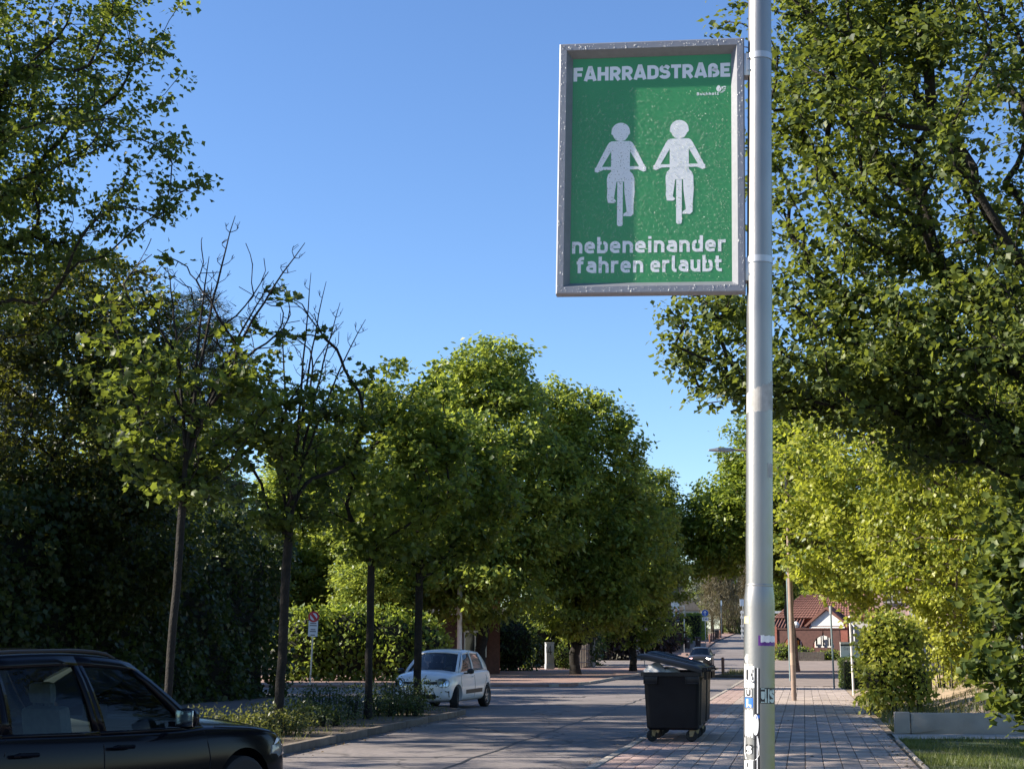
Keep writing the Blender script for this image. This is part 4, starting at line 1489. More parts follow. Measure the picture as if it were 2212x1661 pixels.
# --- black estate car crossing at the lower left
def suv_detail(car, body, sp_, sl, pj, spec):
    for s in (-1, 1):
        for gap in ([(.93, .98), (.98, .75), (.93, .42), (.80, .30)], [(-.30, 1.0), (-.31, .6), (-.28, .30)], [(-1.28, 1.02), (-1.36, .8), (-1.12, .62), (-.98, .36)]):
            sl('door_gap', gap, s, .005)
        for xh in (-.12, -1.14):
            MB().tube([(xh - .11, s * .945, .905), (xh - .09, s * .975, .912), (xh + .09, s * .975, .905), (xh + .11, s * .945, .897)], [.012, .017, .017, .012], 8).build('door_handle', 'paint_black', car, smooth=True)
        mirror_part(car, .50, 1.03, 1.10, s, 'paint_black', (.15, .22, .17))
        MB().tube([(p.x, s * (p.y - .03), p.z + h_) for p, h_ in [(spec['rail'](0, .25), .02), (spec['rail'](0, .4), .045)] + [(spec['rail'](j_, u_), .05) for j_ in (0, 1, 2) for u_ in (.6, .8, 1.0)][:-1] + [(spec['rail'](2, .98), .02)]], .014, 8).build('roof_rail', 'black_plastic', car, smooth=True)
        d = Vector((-.80, -s * .60, 0)).normalized()
        U = Vector((-d.y, d.x, 0)) * -s
        O = Vector((2.10, s * .78, 0)) - d * 2
        out = [(-.22, .845), (-.10, .895), (.08, .872), (.21, .80), (.225, .735), (.10, .70), (-.02, .715), (-.16, .775)]
        fr_ = (O, U, (0, 0, 1), d)
        hl = sp_('headlight', out, (0, .80), fr_, 'lamp_inside', .003)
        sp_('headlight_rim', [(a * 1.08, .80 + (b - .80) * 1.12) for a, b in out], (0, .80), fr_, 'lamp_rim', .001, parent=hl)
        sp_('lens', out, (0, .80), fr_, 'lamp_glass', .012, parent=hl)
        sp_('daylight_strip', [(-.16, .84), (.12, .86), (.19, .80), (.12, .845)], (.05, .845), fr_, 'sign_white', .008, parent=hl)
        sl('bonnet_gap', [(2.10, .895), (1.6, .965), (1.1, 1.0)], s, .005)
        sl('sill_line', [(1.0, .33), (0, .31), (-.9, .33)], s, .007)
    for y0 in (-.2, .2):
        sp_('grille', rrect(y0 - .17, y0 + .17, .52, .80, .06), (y0, .66), FRONT(), 'black_plastic', .004)
    sp_('air_intake', rrect(-.6, .6, .28, .44, .05), (0, .36), FRONT(), 'black_plastic', .004)
    sp_('number_plate', rrect(-.26, .26, .45, .54, .01), (0, .50), FRONT(), 'plate', .02)
    back = ((-4, 0, 0), (0, 1, 0), (0, 0, 1), (1, 0, 0))
    for s in (-1, 1):
        sp_('tail_light', rrect(min(s * .42, s * .74), max(s * .42, s * .74), .74, .90, .04), (s * .58, .82), back, 'tail_red', .004)
    sp_('rear_number_plate', rrect(-.26, .26, .60, .71, .01), (0, .655), back, 'plate', .015)
    for y in (-.37, .37):
        seat(car, -.30, y, 1.02, 'seat_cloth')
        seat(car, -1.15, y, 1.04, 'seat_cloth')
    MB().box((.74, 0, 1.02), (.34, 1.42, .12)).build('dashboard', 'dash', car, bevel=.04)
    m = MB()
    ringp = []
    for i in range(25):
        t = 2 * math.pi * i / 24
        ringp.append((.46 - .07 * math.sin(t), .37 + .185 * math.cos(t), 1.05 + .17 * math.sin(t)))
    m.tube(ringp, .016, 8, caps=False)
    m.box((.48, .37, 1.04), (.04, .32, .05))
    m.build('steering_wheel', 'seat_dark', car, smooth=True)
    MB().box((.56, -.02, 1.13), (.02, .26, .12)).build('screen', 'dash', car, bevel=.008)
suv = dict(paint='paint_black', w=.94, wheel_r=.37, axles=(1.47, -1.36), gap=.06, glass='car_glass', crown=.055, bow=(.22, .14, .10, .06),
    st=[(2.33, .60, .36, .60, .64), (2.30, .72, .27, .72, .77), (2.20, .83, .22, .87, .93), (1.95, .91, .20, .955, 1.02), (1.5, .935, .20, .99, 1.08), (1.1, .94, .20, 1.005, 1.115),
        (.9, .94, .20, 1.005, 1.115), (.7, .94, .20, .995, 1.02), (.3, .94, .20, 1.0, .985), (-.4, .94, .20, 1.015, 1.0), (-1.3, .94, .20, 1.04, 1.02), (-1.85, .93, .24, 1.06, 1.04), (-2.15, .89, .30, 1.03, 1.03), (-2.30, .82, .40, .92, .94), (-2.33, .76, .46, .78, .8)],
    lines=[((.98, .845, .985), (.24, .64, 1.535)), ((-.30, .86, 1.0), (-.42, .655, 1.595)), ((-1.30, .855, 1.025), (-1.28, .64, 1.575)), ((-2.02, .82, 1.05), (-1.74, .60, 1.525)), ((-2.26, .70, 1.02), (-1.95, .55, 1.49))],
    win=[(.16, .06), (.06, .10), (.10, .2), None], detail=suv_detail)
hs = Vector((math.cos(R(63)), math.sin(R(63)), 0))
axle = Vector((-3.15, 13.70, 0))
make_car('suv', axle - hs * 1.47, R(63), 'black estate car with roof rails in the shade at the lower left', suv)

# --- white small hatchback
def hatch_detail(car, body, sp_, sl, pj, spec):
    white = spec['paint'] == 'paint_white'
    k = spec.get('k', 1.0)
    for s in (-1, 1):
        for gap in ([(.92, .95), (.95, .7), (.86, .36)], [(-.12, .97), (-.14, .6), (-.12, .30)], [(-1.08, .98), (-1.14, .75), (-.92, .55), (-.86, .34)]):
            sl('door_gap', gap, s, .004)
        if white:
            m = MB()
            top, bot = [], []
            for i in range(15):
                x = .60 - 1.36 * i / 14
                for z, lst in ((.40 + .02 * i / 14, bot), (.505 + .02 * i / 14, top)):
                    h, nr = pj((x, s * 2, z), (0, -s, 0))
                    lst.append(h + Vector((0, s * .006, 0)))
            m.add(bot + top, [(i, i + 1, 16 + i, 15 + i) for i in range(14)])
            m.build('side_strip', 'black_plastic', car)
        MB().tube([(-.02, s * .825, .84), (.0, s * .85, .845), (.12, s * .85, .845), (.14, s * .825, .84)], [.008, .013, .013, .008], 8).build('door_handle', spec['paint'], car, smooth=True)
        mirror_part(car, .66, .95, .99, s, 'black_plastic' if white else 'paint_grey', (.12, .19, .15))
        d = Vector((-.90, -s * .42, 0)).normalized()
        U = Vector((-d.y, d.x, 0)) * -s
        O = Vector((1.72, s * .585, 0)) - d * 2
        fr_ = (O, U, (0, 0, 1), d)
        if white:
            out = ellipse(0, .70, .150, .108, 22, 2.5)
        else:
            out = [(-.17, .76), (.02, .74), (.16, .70), (.18, .66), (.02, .63), (-.12, .67)]
        hl = sp_('headlight_rim', [(a * 1.1, .70 + (b - .70) * 1.12) for a, b in out], (0, .70), fr_, 'lamp_rim', .002)
        lit = None if white else ('headlamp_lit' if s > 0 else 'headlamp_red')
        sp_('reflector', out, (0, .70), fr_, lit or 'lamp_inside', .006, parent=hl)
        if white:
            for ex in (-.05, .05):
                sp_('bulb_bowl', ellipse(ex, .70, .05, .075), (ex, .70), fr_, 'chrome', .014, parent=hl)
            sp_('lens', out, (0, .70), fr_, 'lamp_glass', .022, parent=hl)
            sp_('bumper_corner_trim', [(.04, .50), (.16, .50), (.17, .34), (.145, .34), (.14, .48), (.04, .48)], (.13, .46), fr_, 'black_plastic', .006)
    if white:
        sp_('grille', rrect(-.46, .46, .665, .735, .02), (0, .70), FRONT(), 'black_plastic', .004, 5)
        sp_('grille_trim', rrect(-.46, .46, .738, .75, .005), (0, .744), FRONT(), 'chrome', .008, 5)
        em = sp_('emblem_base', ellipse(0, .71, .085, .105, 16), (0, .71), FRONT(), 'paint_white', .012)
        dia = [(0, .80), (.055, .71), (0, .62), (-.055, .71)]
        sp_('emblem', dia, (0, .71), FRONT(), 'chrome', .02, parent=em)
        sp_('emblem_hollow', [(a * .45, .71 + (b - .71) * .5) for a, b in dia], (0, .71), FRONT(), 'shut_line', .024, parent=em)
        sp_('air_intake', rrect(-.42, .42, .30, .42, .04), (0, .36), FRONT(), 'black_plastic', .004)
        sp_('number_plate', rrect(-.26, .26, .45, .555, .01), (0, .50), FRONT(), 'plate', .018)
        MB().tube([(1.22, -.1, 1.045), (1.16, .35, 1.06), (1.1, .58, 1.05)], .008, 6).build('wiper', 'black_plastic', car)
    else:
        sp_('grille', rrect(-.34, .34, .50, .60, .04), (0, .55), FRONT(), 'black_plastic', .004)
        sp_('grille_trim', rrect(-.36, .36, .605, .625, .008), (0, .615), FRONT(), 'chrome', .006)
        sp_('emblem', [(0, .71), (.04, .685), (.03, .64), (0, .62), (-.03, .64), (-.04, .685)], (0, .665), FRONT(), 'chrome', .01)
        sp_('number_plate', rrect(-.26, .26, .46, .56, .01), (0, .51), FRONT(), 'plate', .018)
        sp_('air_intake', rrect(-.5, .5, .26, .40, .05), (0, .33), FRONT(), 'black_plastic', .004)
        sl('lower_trim', [(1.2, .3), (.2, .28)], -1, .006, 'chrome')
    for y in (-.34, .34):
        seat(car, -.25, y, 1.0, 'seat_dark')
    m = MB()
    m.tube([(.52 - .07 * math.sin(t), .34 + .17 * math.cos(t), 1.0 + .15 * math.sin(t)) for t in [2 * math.pi * i / 20 for i in range(21)]], .014, 7, caps=False)
    m.build('steering_wheel', 'seat_dark', car, smooth=True)
    MB().box((.78, 0, .985), (.3, 1.25, .09)).build('dashboard', 'seat_dark', car, bevel=.03)

hatch = dict(paint='paint_white', w=.825, wheel_r=.30, axles=(1.20, -1.27), gap=.05, glass='car_glass_dark', crown=.05, bow=(.24, .15, .12, .08), steer=R(16),
    st=[(1.80, .52, .42, .60, .64), (1.775, .66, .29, .72, .78), (1.68, .755, .22, .83, .90), (1.45, .805, .20, .895, .985), (1.15, .822, .19, .93, 1.035), (.98, .825, .19, .945, 1.05),
        (.8, .825, .18, .95, .98), (.4, .825, .18, .955, .94), (-.4, .83, .18, .97, .95), (-1.2, .83, .19, 1.0, .98), (-1.58, .80, .25, .99, .98), (-1.74, .72, .32, .90, .9), (-1.80, .64, .40, .74, .76)],
    lines=[((1.00, .735, .94), (.30, .56, 1.455)), ((-.12, .755, .96), (-.16, .58, 1.51)), ((-1.12, .745, .99), (-.98, .56, 1.475)), ((-1.70, .64, .98), (-1.40, .50, 1.42))],
    win=[(.15, .05), (.05, .10), None], detail=hatch_detail)
wc = make_car('hatchback', (-1.88, 41.8, 0), R(-107), 'white small hatchback turning in behind the planted island', hatch)
wc.scale = (1.04, 1.04, 1.02)

grey = dict(hatch); grey['paint'] = 'paint_grey'; grey['w'] = .86; grey['steer'] = 0; grey['glass'] = 'car_glass_dark'
grey['st'] = [(a * 1.08, b * 1.05, c, d * .97, e * .97) for a, b, c, d, e in hatch['st']]
grey['axles'] = (1.28, -1.28)
grey['lines'] = [((a[0] * 1.06, a[1] * 1.04, a[2] * .97), (b[0] * 1.06 - .05, b[1] * 1.04, b[2] * .965)) for a, b in hatch['lines']]
make_car('oncoming_car', (13.75, 109.6, gz(109.6)), math.atan2(-1, -SL), 'dark grey car with lit headlights driving towards the large refuse bins', grey)
# ------------------------------------------------------------------ large refuse bins on the pavement
mat('bin_plastic', (0.006, 0.007, 0.010), 0.30, spec=0.2, noise=.12, scale=6, bump=.05, bscale=60)
mat('bin_lid', (0.009, 0.011, 0.015), 0.42, spec=0.25, noise=.12, scale=8)
mat('caster_steel', (0.20, 0.16, 0.09), 0.4, metal=0.6)
mat('bag_white', (0.66, 0.66, 0.66), 0.35, spec=.5, noise=.1, scale=6)
def rring(w, d, z, r=.09, n=4, dx=0.0):
    return [(x + dx, y, z) for x, y in rrect(-w / 2, w / 2, -d / 2, d / 2, r, n)]
def loft(mb, rings, cap0=False, cap1=False):
    m = len(rings[0])
    o = len(mb.v)
    vs = [p for r_ in rings for p in r_]
    fs = [(j * m + i, j * m + (i + 1) % m, (j + 1) * m + (i + 1) % m, (j + 1) * m + i) for j in range(len(rings) - 1) for i in range(m)]
    if cap0: fs.append(tuple(range(m))[::-1])
    if cap1: fs.append(tuple((len(rings) - 1) * m + i for i in range(m)))
    mb.add(vs, fs)
    return mb

def make_big_bin(name, loc, rz, label, lid_deg):
    """x: front of the bin towards the road (-x) to hinge (+x); y: its length"""
    t = thing(name, loc, rz, label, 'refuse bin', 'four-wheeled refuse bins on the pavement')
    D, L = 1.06, 1.34
    mb = MB()
    rings = [rring(.84, 1.14, .20, .10), rring(.90, 1.20, .24, .10), rring(.935, 1.235, .62, .09, dx=.0), rring(.965, 1.27, 1.06, .08), rring(.975, 1.28, 1.10, .08),
             rring(1.06, 1.36, 1.105, .07), rring(1.06, 1.36, 1.175, .07), rring(.97, 1.27, 1.175, .06), rring(.94, 1.24, 1.0, .06), rring(.80, 1.1, .32, .06)]
    loft(mb, rings, True, True)
    mb.build('body', 'bin_plastic', t, smooth=True, sharp=30)
    # bulging ribs on the hinge side
    for y in (-.42, -.14, .14, .42):
        m = MB()
        pr = []
        for z, x in ((.28, .452), (.62, .468), (.95, .480), (1.07, .484)):
            pr.append([(x - .02, y - .105, z), (x + .018, y - .085, z), (x + .030, y - .04, z), (x + .030, y + .04, z), (x + .018, y + .085, z), (x - .02, y + .105, z)])
        loft(m, pr)
        m.build('rib', 'bin_plastic', t, smooth=True, sharp=50)
    for sy in (-1, 1):
        for sx in (-1, 1):
            # lifting pockets under the rim, at each end
            m = MB()
            cx_ = sx * .36
            for a in (-.11, .11):
                m.box((cx_ + a, sy * .665, 1.045), (.02, .07, .13))
            m.box((cx_, sy * .665, .985), (.24, .07, .02))
            m.box((cx_, sy * .69, 1.045), (.22, .012, .11))
            m.build('lifting_pocket', 'bin_plastic', t, bevel=.004)
            # swivel wheels
            wx, wy = sx * .34, sy * .49
            c = thing('caster', (wx, wy, 0), (.35 * sx * sy + .3))
            c.parent = t
            MB().lathe([(.03, -.028), (.085, -.03), (.098, -.022), (.102, 0), (.098, .022), (.085, .03), (.03, .028)], 22, axis='Y', c=(-.03, 0, .102), close=True).build('wheel', 'tyre', c, smooth=True)
            m = MB()
            for s in (-1, 1):
                m.add([(-.06, s * .036, .09), (0, s * .036, .09), (.055, s * .036, .25), (-.055, s * .036, .25), (-.06, s * .042, .09), (0, s * .042, .09), (.055, s * .042, .25), (-.055, s * .042, .25)],
                      [(0, 1, 2, 3), (7, 6, 5, 4), (0, 4, 5, 1), (1, 5, 6, 2), (2, 6, 7, 3), (3, 7, 4, 0)])
            m.box((0, 0, .255), (.12, .11, .02))
            m.tube([(-.03, -.05, .102), (-.03, .05, .102)], .012, 8)
            m.build('fork', 'caster_steel', c)
    # lid: domed sheet hinged along +x
    lid = thing('lid', (.53, 0, 1.215), 0)
    lid.parent = t
    lid.rotation_euler = (0, R(lid_deg), 0)
    m = MB()
    nx_, ny_ = 16, 16
    def lp(u, v, th=0.0):
        x = -1.14 * u
        y = (v - .5) * 1.38
        ex = min(1.0, min(u, 1 - u) / .10) ; ey = min(1.0, min(v, 1 - v) / .08)
        z = .008 * math.sin(math.pi * min(1, max(0, u * .92 + .05))) * 1.0 + .045 * (1 - (1 - ex) ** 2) * (1 - (1 - ey) ** 2)
        rib = .014 * (1 if (.16 < v < .22 or .46 < v < .54 or .78 < v < .84) and .1 < u < .9 else 0)
        return (x, y, z + rib - th)
    us = [0, .02, .05, .1] + [.1 + .8 * i / 10 for i in range(1, 11)] + [.95, .98, 1.0]
    vs_ = [0, .015, .04, .08, .155, .165, .215, .225, .34, .455, .465, .535, .545, .66, .775, .785, .835, .845, .92, .96, .985, 1.0]
    for th in (0.0, .012):
        m.add([lp(u, v, th) for v in vs_ for u in us], [(b * len(us) + a, b * len(us) + a + 1, (b + 1) * len(us) + a + 1, (b + 1) * len(us) + a) for a in range(len(us) - 1) for b in range(len(vs_) - 1)])
    # the rim hanging down round the edge
    ed = [lp(u, 0) for u in us] + [lp(1, v) for v in vs_[1:]] + [lp(u, 1) for u in us[::-1][1:]]
    dn = [(a, b, c - .055) for a, b, c in ed]
    k = len(ed)
    m.add(ed + dn, [(i, i + 1, k + i + 1, k + i) for i in range(k - 1)])
    m.build('lid_shell', 'bin_lid', lid, smooth=True, sharp=40)
    mm = MB()
    for y in (-.45, 0, .45):
        mm.box((.03, y, .0), (.10, .12, .07))
        mm.box((.045, y, -.09), (.05, .10, .16))
    mm.tube([(.03, -.66, -.01), (.03, .66, -.01)], .022, 10)
    mm.build('hinge', 'bin_plastic', t).location = (.53, 0, 1.215)
    MB().tube([(.60, -.5, 1.20), (.66, -.5, 1.20), (.66, .5, 1.20), (.60, .5, 1.20)], .016, 8).build('push_handle', 'bin_plastic', t, smooth=True)
    return t
DR = -math.atan(SL)
b0 = Vector((2.74, 25.95, .0625))
bd = Vector((SL, 1, 0)).normalized()
rb = -math.atan(SL)
make_big_bin('refuse_container', b0 + bd * .66, rb, 'nearest large black refuse bin with a white bag under its raised lid', 12.5)
make_big_bin('refuse_container', b0 + bd * 2.12, rb + R(.8), 'rear large black refuse bin behind the one with the white bag', 14.5)
# white rubbish bags bulging out of the front bin
def bag(name, c, r, seed, label):
    rnd = np.random.default_rng(seed)
    bm = bmesh.new()
    bmesh.ops.create_icosphere(bm, subdivisions=4, radius=1.0)
    ph = rnd.random(18) * 6.28
    for v in bm.verts:
        q = v.co.normalized()
        w = 1 + .10 * math.sin(q.x * 5 + ph[0]) * math.sin(q.y * 6 + ph[1]) + .06 * abs(math.sin(q.x * 11 + q.z * 7 + ph[2])) + .05 * abs(math.sin(q.y * 13 - q.z * 9 + ph[3])) - .04 * abs(math.sin(q.z * 17 + q.x * 8 + ph[4]))
        if q.z > .6:
            w += (q.z - .6) * .35
        v.co = Vector((q.x * r[0], q.y * r[1], q.z * r[2])) * w
    me = bpy.data.meshes.new(name)
    bm.to_mesh(me); bm.free()
    for p in me.polygons: p.use_smooth = True
    return tag(link(name, me, 'bag_white', None, c), label, 'rubbish bag')
bag('rubbish_bag', (2.50, 26.32, 1.19), (.19, .17, .17), 3, 'upright white rubbish bag peeking out of the nearest refuse bin')
bag('rubbish_bag', (2.74, 26.34, 1.15), (.22, .19, .14), 8, 'crumpled pale rubbish bag lying right of another in the nearest bin')

# ------------------------------------------------------------------ small wheeled bins
mat('wheelie', (0.022, 0.023, 0.026), 0.45, noise=.15, scale=8)
mat('wheelie_label', (0.5, 0.5, 0.5), .6)
def make_wheelie(name, loc, rz, label, group):
    t = thing(name, loc, rz, label, 'wheeled bin', group)
    m = MB()
    loft(m, [rring(.40, .44, .08, .04), rring(.50, .56, .90, .05), rring(.56, .62, .91, .05), rring(.56, .62, .95, .05)], True, True)
    m.build('body', 'wheelie', t, smooth=True)
    m = MB()
    loft(m, [rring(.58, .64, .952, .06), rring(.58, .64, .985, .06), rring(.46, .5, 1.05, .06)], True, True)
    m.build('lid', 'wheelie', t, smooth=True)
    for s in (-1, 1):
        MB().lathe([(.02, -.03), (.10, -.03), (.10, .03), (.02, .03)], 18, axis='X', c=(s * .25, .26, .10), close=True).build('wheel', 'tyre', t, smooth=True)
    MB().tube([(-.22, .33, .98), (-.22, .40, 1.0), (.22, .40, 1.0), (.22, .33, .98)], .016, 8).build('handle', 'wheelie', t, smooth=True)
    MB().box((0, -.272, .72), (.14, .004, .10), rx=R(4)).build('label_plate', 'wheelie_label', t)
    return t
wb = make_wheelie('wheelie_bin', (17.25, 148, gz(148) + .09), .25, 'black wheeled bin left behind the oncoming car, nearer of the two', 'wheeled bins along the left pavement')
for x, y, rz, lb in [(18.75, 151.5, .1, 'black wheeled bin directly behind the roof of the oncoming car'),
                     (24.1, 177, -.1, 'black wheeled bin standing at the far end of the bollard row'),
                     (39.8, 258, .2, 'left one of the two far wheeled bins side by side at the street end'),
                     (41.1, 258.3, -.2, 'right one of the two far wheeled bins side by side at the street end'),
                     (44.0, 262, .0, 'farthest wheeled bin just left of the steel lamp post')]:
    c = copy_tree(wb)
    c.location = (x, y, gz(y) + .09)
    c.rotation_euler.z = rz
    c['label'] = lb
# bollards along the left pavement
mat('bollard_wood', (0.17, 0.075, 0.045), .8, noise=.2, scale=9)
first = None
for i in range(7):
    y = 161 + i * 3.4
    x = x_left(y) - .35
    if first is None:
        first = MB().lathe([(.085, 0), (.085, .86), (.07, .93), (0, .95)], 14).build('bollard', 'bollard_wood', smooth=True, sharp=40)
        o = first
    else:
        o = first.copy(); COL.objects.link(o)
    o.location = (x, y, gz(y) + .08)
    tag(o, '%s reddish brown bollard of the row at the left kerb far up the street' % ['nearest', 'second', 'third', 'fourth', 'fifth', 'sixth', 'farthest'][i], 'bollard', 'bollards along the left kerb')
o = first.copy(); COL.objects.link(o)
o.location = (x_right(80) - .9, 83.2, .12)
tag(o, 'single reddish bollard on the narrowing just left of the steel lamp post', 'bollard')
o['group'] = 'bollards on the narrowing'

# ------------------------------------------------------------------ traffic signs
mat('sign_blue', (0.01, 0.10, 0.42), .45)
mat('sign_red', (0.50, 0.025, 0.03), .45)
mat('sign_back', (0.30, 0.31, 0.32), .5, metal=.3)
mat('ink', (0.03, 0.03, 0.035), .6)
mat('brown_post', (0.24, 0.175, 0.14), .55, noise=.12, scale=6)
mat('brown_post_pale', (0.33, 0.25, 0.19), .6, noise=.12, scale=6)
mat('bluegreen_post', (0.14, 0.19, 0.20), .5, noise=.12, scale=6)
mat('pale_post', (0.62, 0.60, 0.56), .5, noise=.08, scale=6)
def disc(name, c, r, material, parent, th=.004, y=0.0, n=28, outline=None):
    m = MB()
    pts = outline or [(c[0] + r * math.cos(2 * math.pi * i / n), c[1] + r * math.sin(2 * math.pi * i / n)) for i in range(n)]
    m.slab(pts, y, y + th)
    return m.build(name, material, parent)
def sign_post(name, x, y, h, label, r=.03, lean=0.0, rz=0.0, cat='sign', material='galvanised_thin', base=0.0):
    t = thing(name, (x, y, gz(y) + base), rz, label, cat)
    t.rotation_euler = (0, lean, rz)
    MB().tube([(0, 0, -.05), (0, 0, h)], r, 12).build('post', material, t, smooth=True)
    return t
# no-stopping style sign with a text plate at the far left corner
t = sign_post('parking_sign', -8.55, 64.0, 3.05, 'small red ringed sign over a white text plate on a steel post at the corner', .033, R(1.7), .1, base=.09)
disc('disc_back', (0, 2.82), .235, 'sign_back', t, .004, -.040)
disc('red_ring', (0, 2.82), .23, 'sign_red', t, .003, -.045)
disc('disc_face', (0, 2.82), .155, 'sign_white', t, .002, -.048)
disc('red_bar', None, 0, 'sign_red', t, .002, -.051, outline=[(-.14, 2.90), (-.05, 2.97), (.14, 2.74), (.05, 2.67)])
MB().box((0, -.036, 2.32), (.40, .006, .66)).build('text_plate', 'sign_white', t)
for i, (ww, zz) in enumerate([(.26, 2.54), (.30, 2.45), (.2, 2.28), (.26, 2.2), (.18, 2.05)]):
    MB().box((0, -.0405, zz), (ww, .002, .035)).build('text_line', 'ink', t)
# one-way arrow sign far up the street
t = sign_post('arrow_sign', 19.45, 151, 3.75, 'round blue sign with a white upward arrow above a small white plate', .04, 0, -.12, base=.08)
disc('blue_disc', (0, 3.42), .33, 'sign_blue', t, .006, -.05)
disc('white_rim', (0, 3.42), .345, 'sign_white', t, .004, -.043)
disc('arrow', None, 0, 'sign_white', t, .003, -.055, outline=[(-.035, 3.18), (.035, 3.18), (.035, 3.52), (.13, 3.42), (.17, 3.47), (0, 3.66), (-.17, 3.47), (-.13, 3.42), (-.035, 3.52)])
MB().box((0, -.04, 2.83), (.62, .006, .36)).build('plate', 'sign_white', t)
text_mesh('2 at', -.2, .2, 2.75, .17, w=.2, y=-.046).build('plate_text', 'ink', t)
# signs seen from behind
t = sign_post('round_sign_back', 9.9, 112.5, 2.75, 'grey back of a round sign on a thin post before the copper bush', .035, R(.4), base=.05)
disc('disc', (0.06, 2.55), .30, 'sign_back', t, .006, .04)
t = sign_post('edge_on_sign', 17.2, 150, 4.2, 'white post with an edge-on street sign left of the arrow sign', .05, R(.5), material='pale_post', base=.08)
MB().box((-.16, 0, 4.16), (.45, .03, .10)).build('street_name_plate', 'pale_post', t)
disc('disc', None, 0, 'sign_back', t, .28, -.14, outline=[(.12, 3.1), (.16, 3.12), (.16, 3.72), (.12, 3.75)])
t = sign_post('small_oval_sign', 24.0, 172, 4.3, 'narrow white oval sign turned sideways behind the clipped far hedge', .035, 0, 1.15, base=.05)
disc('disc', (0, 4.2), .33, 'sign_white', t, .006, -.05)
t = sign_post('white_panel_sign', 29.3, 190, 4.6, 'white square panel on a post right of the far oval sign', .04, 0, .5, base=.05)
MB().box((0, -.05, 4.3), (1.0, .02, .85)).build('panel', 'sign_white', t)
t = sign_post('grey_stub_post', 15.8, 138, .95, 'short thin grey post at the left kerb before the oncoming car', .03, material='sign_back', base=.05)
t['category'] = 'post'

# ------------------------------------------------------------------ posts on the right-hand pavement
t = sign_post('brown_lamp_post', 8.52, 45.7, 4.2, 'slim brown lamp post standing on the slabs right of the steel post', .078, R(-.2), cat='lamp post', material='brown_post', base=.06)
MB().tube([(0, 0, 4.18), (0, 0, 7.5)], [.065, .05], 12).build('upper_shaft', 'brown_post', t, smooth=True)
MB().tube([(0, 0, 2.28), (0, 0, 2.33)], .084, 14).build('collar', 'brown_post', t, smooth=True)
MB().tube([(0, 0, 1.05), (0, 0, 1.42)], .0805, 14, caps=False).build('pale_band', 'brown_post_pale', t, smooth=True)
MB().tube([(0, 0, 7.45), (-.3, 0, 7.55), (-1.6, 0, 7.62)], .03, 10).build('arm', 'brown_post', t, smooth=True)
m = MB()
loft(m, [[(-2.38, y, z) for y, z in ((-.10, 7.60), (.10, 7.60), (.10, 7.63), (-.10, 7.63))], [(-2.1, y, z) for y, z in ((-.15, 7.58), (.15, 7.58), (.13, 7.68), (-.13, 7.68))],
         [(-1.7, y, z) for y, z in ((-.12, 7.57), (.12, 7.57), (.10, 7.67), (-.10, 7.67))], [(-1.55, y, z) for y, z in ((-.05, 7.59), (.05, 7.59), (.05, 7.64), (-.05, 7.64))]], True, True)
m.build('lantern', 'sign_back', t)
t = sign_post('green_post', 13.0, 70.5, 5.6, 'thin blue-green post close behind the brown lamp post', .055, cat='post', material='bluegreen_post', base=.06)
MB().lathe([(.057, 0), (.075, .02), (.075, .08), (.0, .1)], 14, c=(0, 0, 5.55)).build('cap', 'bluegreen_post', t, smooth=True)
t = sign_post('blue_sign_post', 12.45, 58.4, 3.1, 'slim blue-grey post left of the clipped hedge and the white board', .035, R(-.6), cat='post', material='bluegreen_post', base=.06)
MB().box((0, .0, 3.0), (.06, .30, .30)).build('edge_on_plate', 'sign_back', t)
t = sign_post('white_post', 11.45, 50.7, 2.6, 'slim white post between the white board and the leafy bush', .035, R(-.6), cat='post', material='pale_post', base=.06)
MB().lathe([(.036, 0), (.045, .01), (.045, .05), (.0, .07)], 12, c=(0, 0, 2.56)).build('cap', 'pale_post', t, smooth=True)

# white letting board over the hedge
t = thing('letting_board', (13.95, 60.2, .06), R(8), 'white letting board with grey script above the clipped hedge', 'board')
MB().box((0, 0, 1.45), (1.7, .03, .62)).build('panel', 'sign_white', t)
MB().box((0, -.02, 1.735), (1.72, .05, .09)).build('top_rail', 'pale_post', t)
MB().box((0, -.018, 1.655), (1.7, .01, .07)).build('dark_band', 'ink', t)
MB().box((0, -.02, 1.13), (1.6, .03, .06)).build('bottom_rail', 'ink', t)
mat('script_grey', (0.30, 0.31, 0.33), .7)
text_mesh('Gewerbefläche', -.72, .62, 1.46, .13, w=.13, y=-.017).build('script', 'script_grey', t)
text_mesh('zu vermieten', -.52, .58, 1.24, .12, w=.13, y=-.017).build('script', 'script_grey', t)
for x in (-.8, .8):
    MB().tube([(x, .03, 0), (x, .03, 1.75)], .03, 8).build('leg', 'ink', t)

# low concrete wall of three blocks
wall = thing('low_wall', (7.28, 28.85, .03), R(-6), 'low concrete retaining wall of three stepped blocks beside the dirt bank', 'wall')
for x0, x1, h in ((0, .28, .415), (.30, 2.44, .40), (2.46, 6.4, .53)):
    MB().box(((x0 + x1) / 2, .06, h / 2), (x1 - x0, .13 if x0 else .15, h)).build('block', 'concrete', wall, bevel=.012)

# drain cover in the road
t = thing('drain_grate', (2.05, 50.5, .004), DR, 'iron drain grate let into the sunlit road', 'drain')
MB().box((0, 0, .002), (.75, .5, .006)).build('frame', 'ink', t)
for i in range(7):
    MB().box((-.24 + i * .08, 0, .007), (.035, .4, .006)).build('bar', 'sign_back', t)

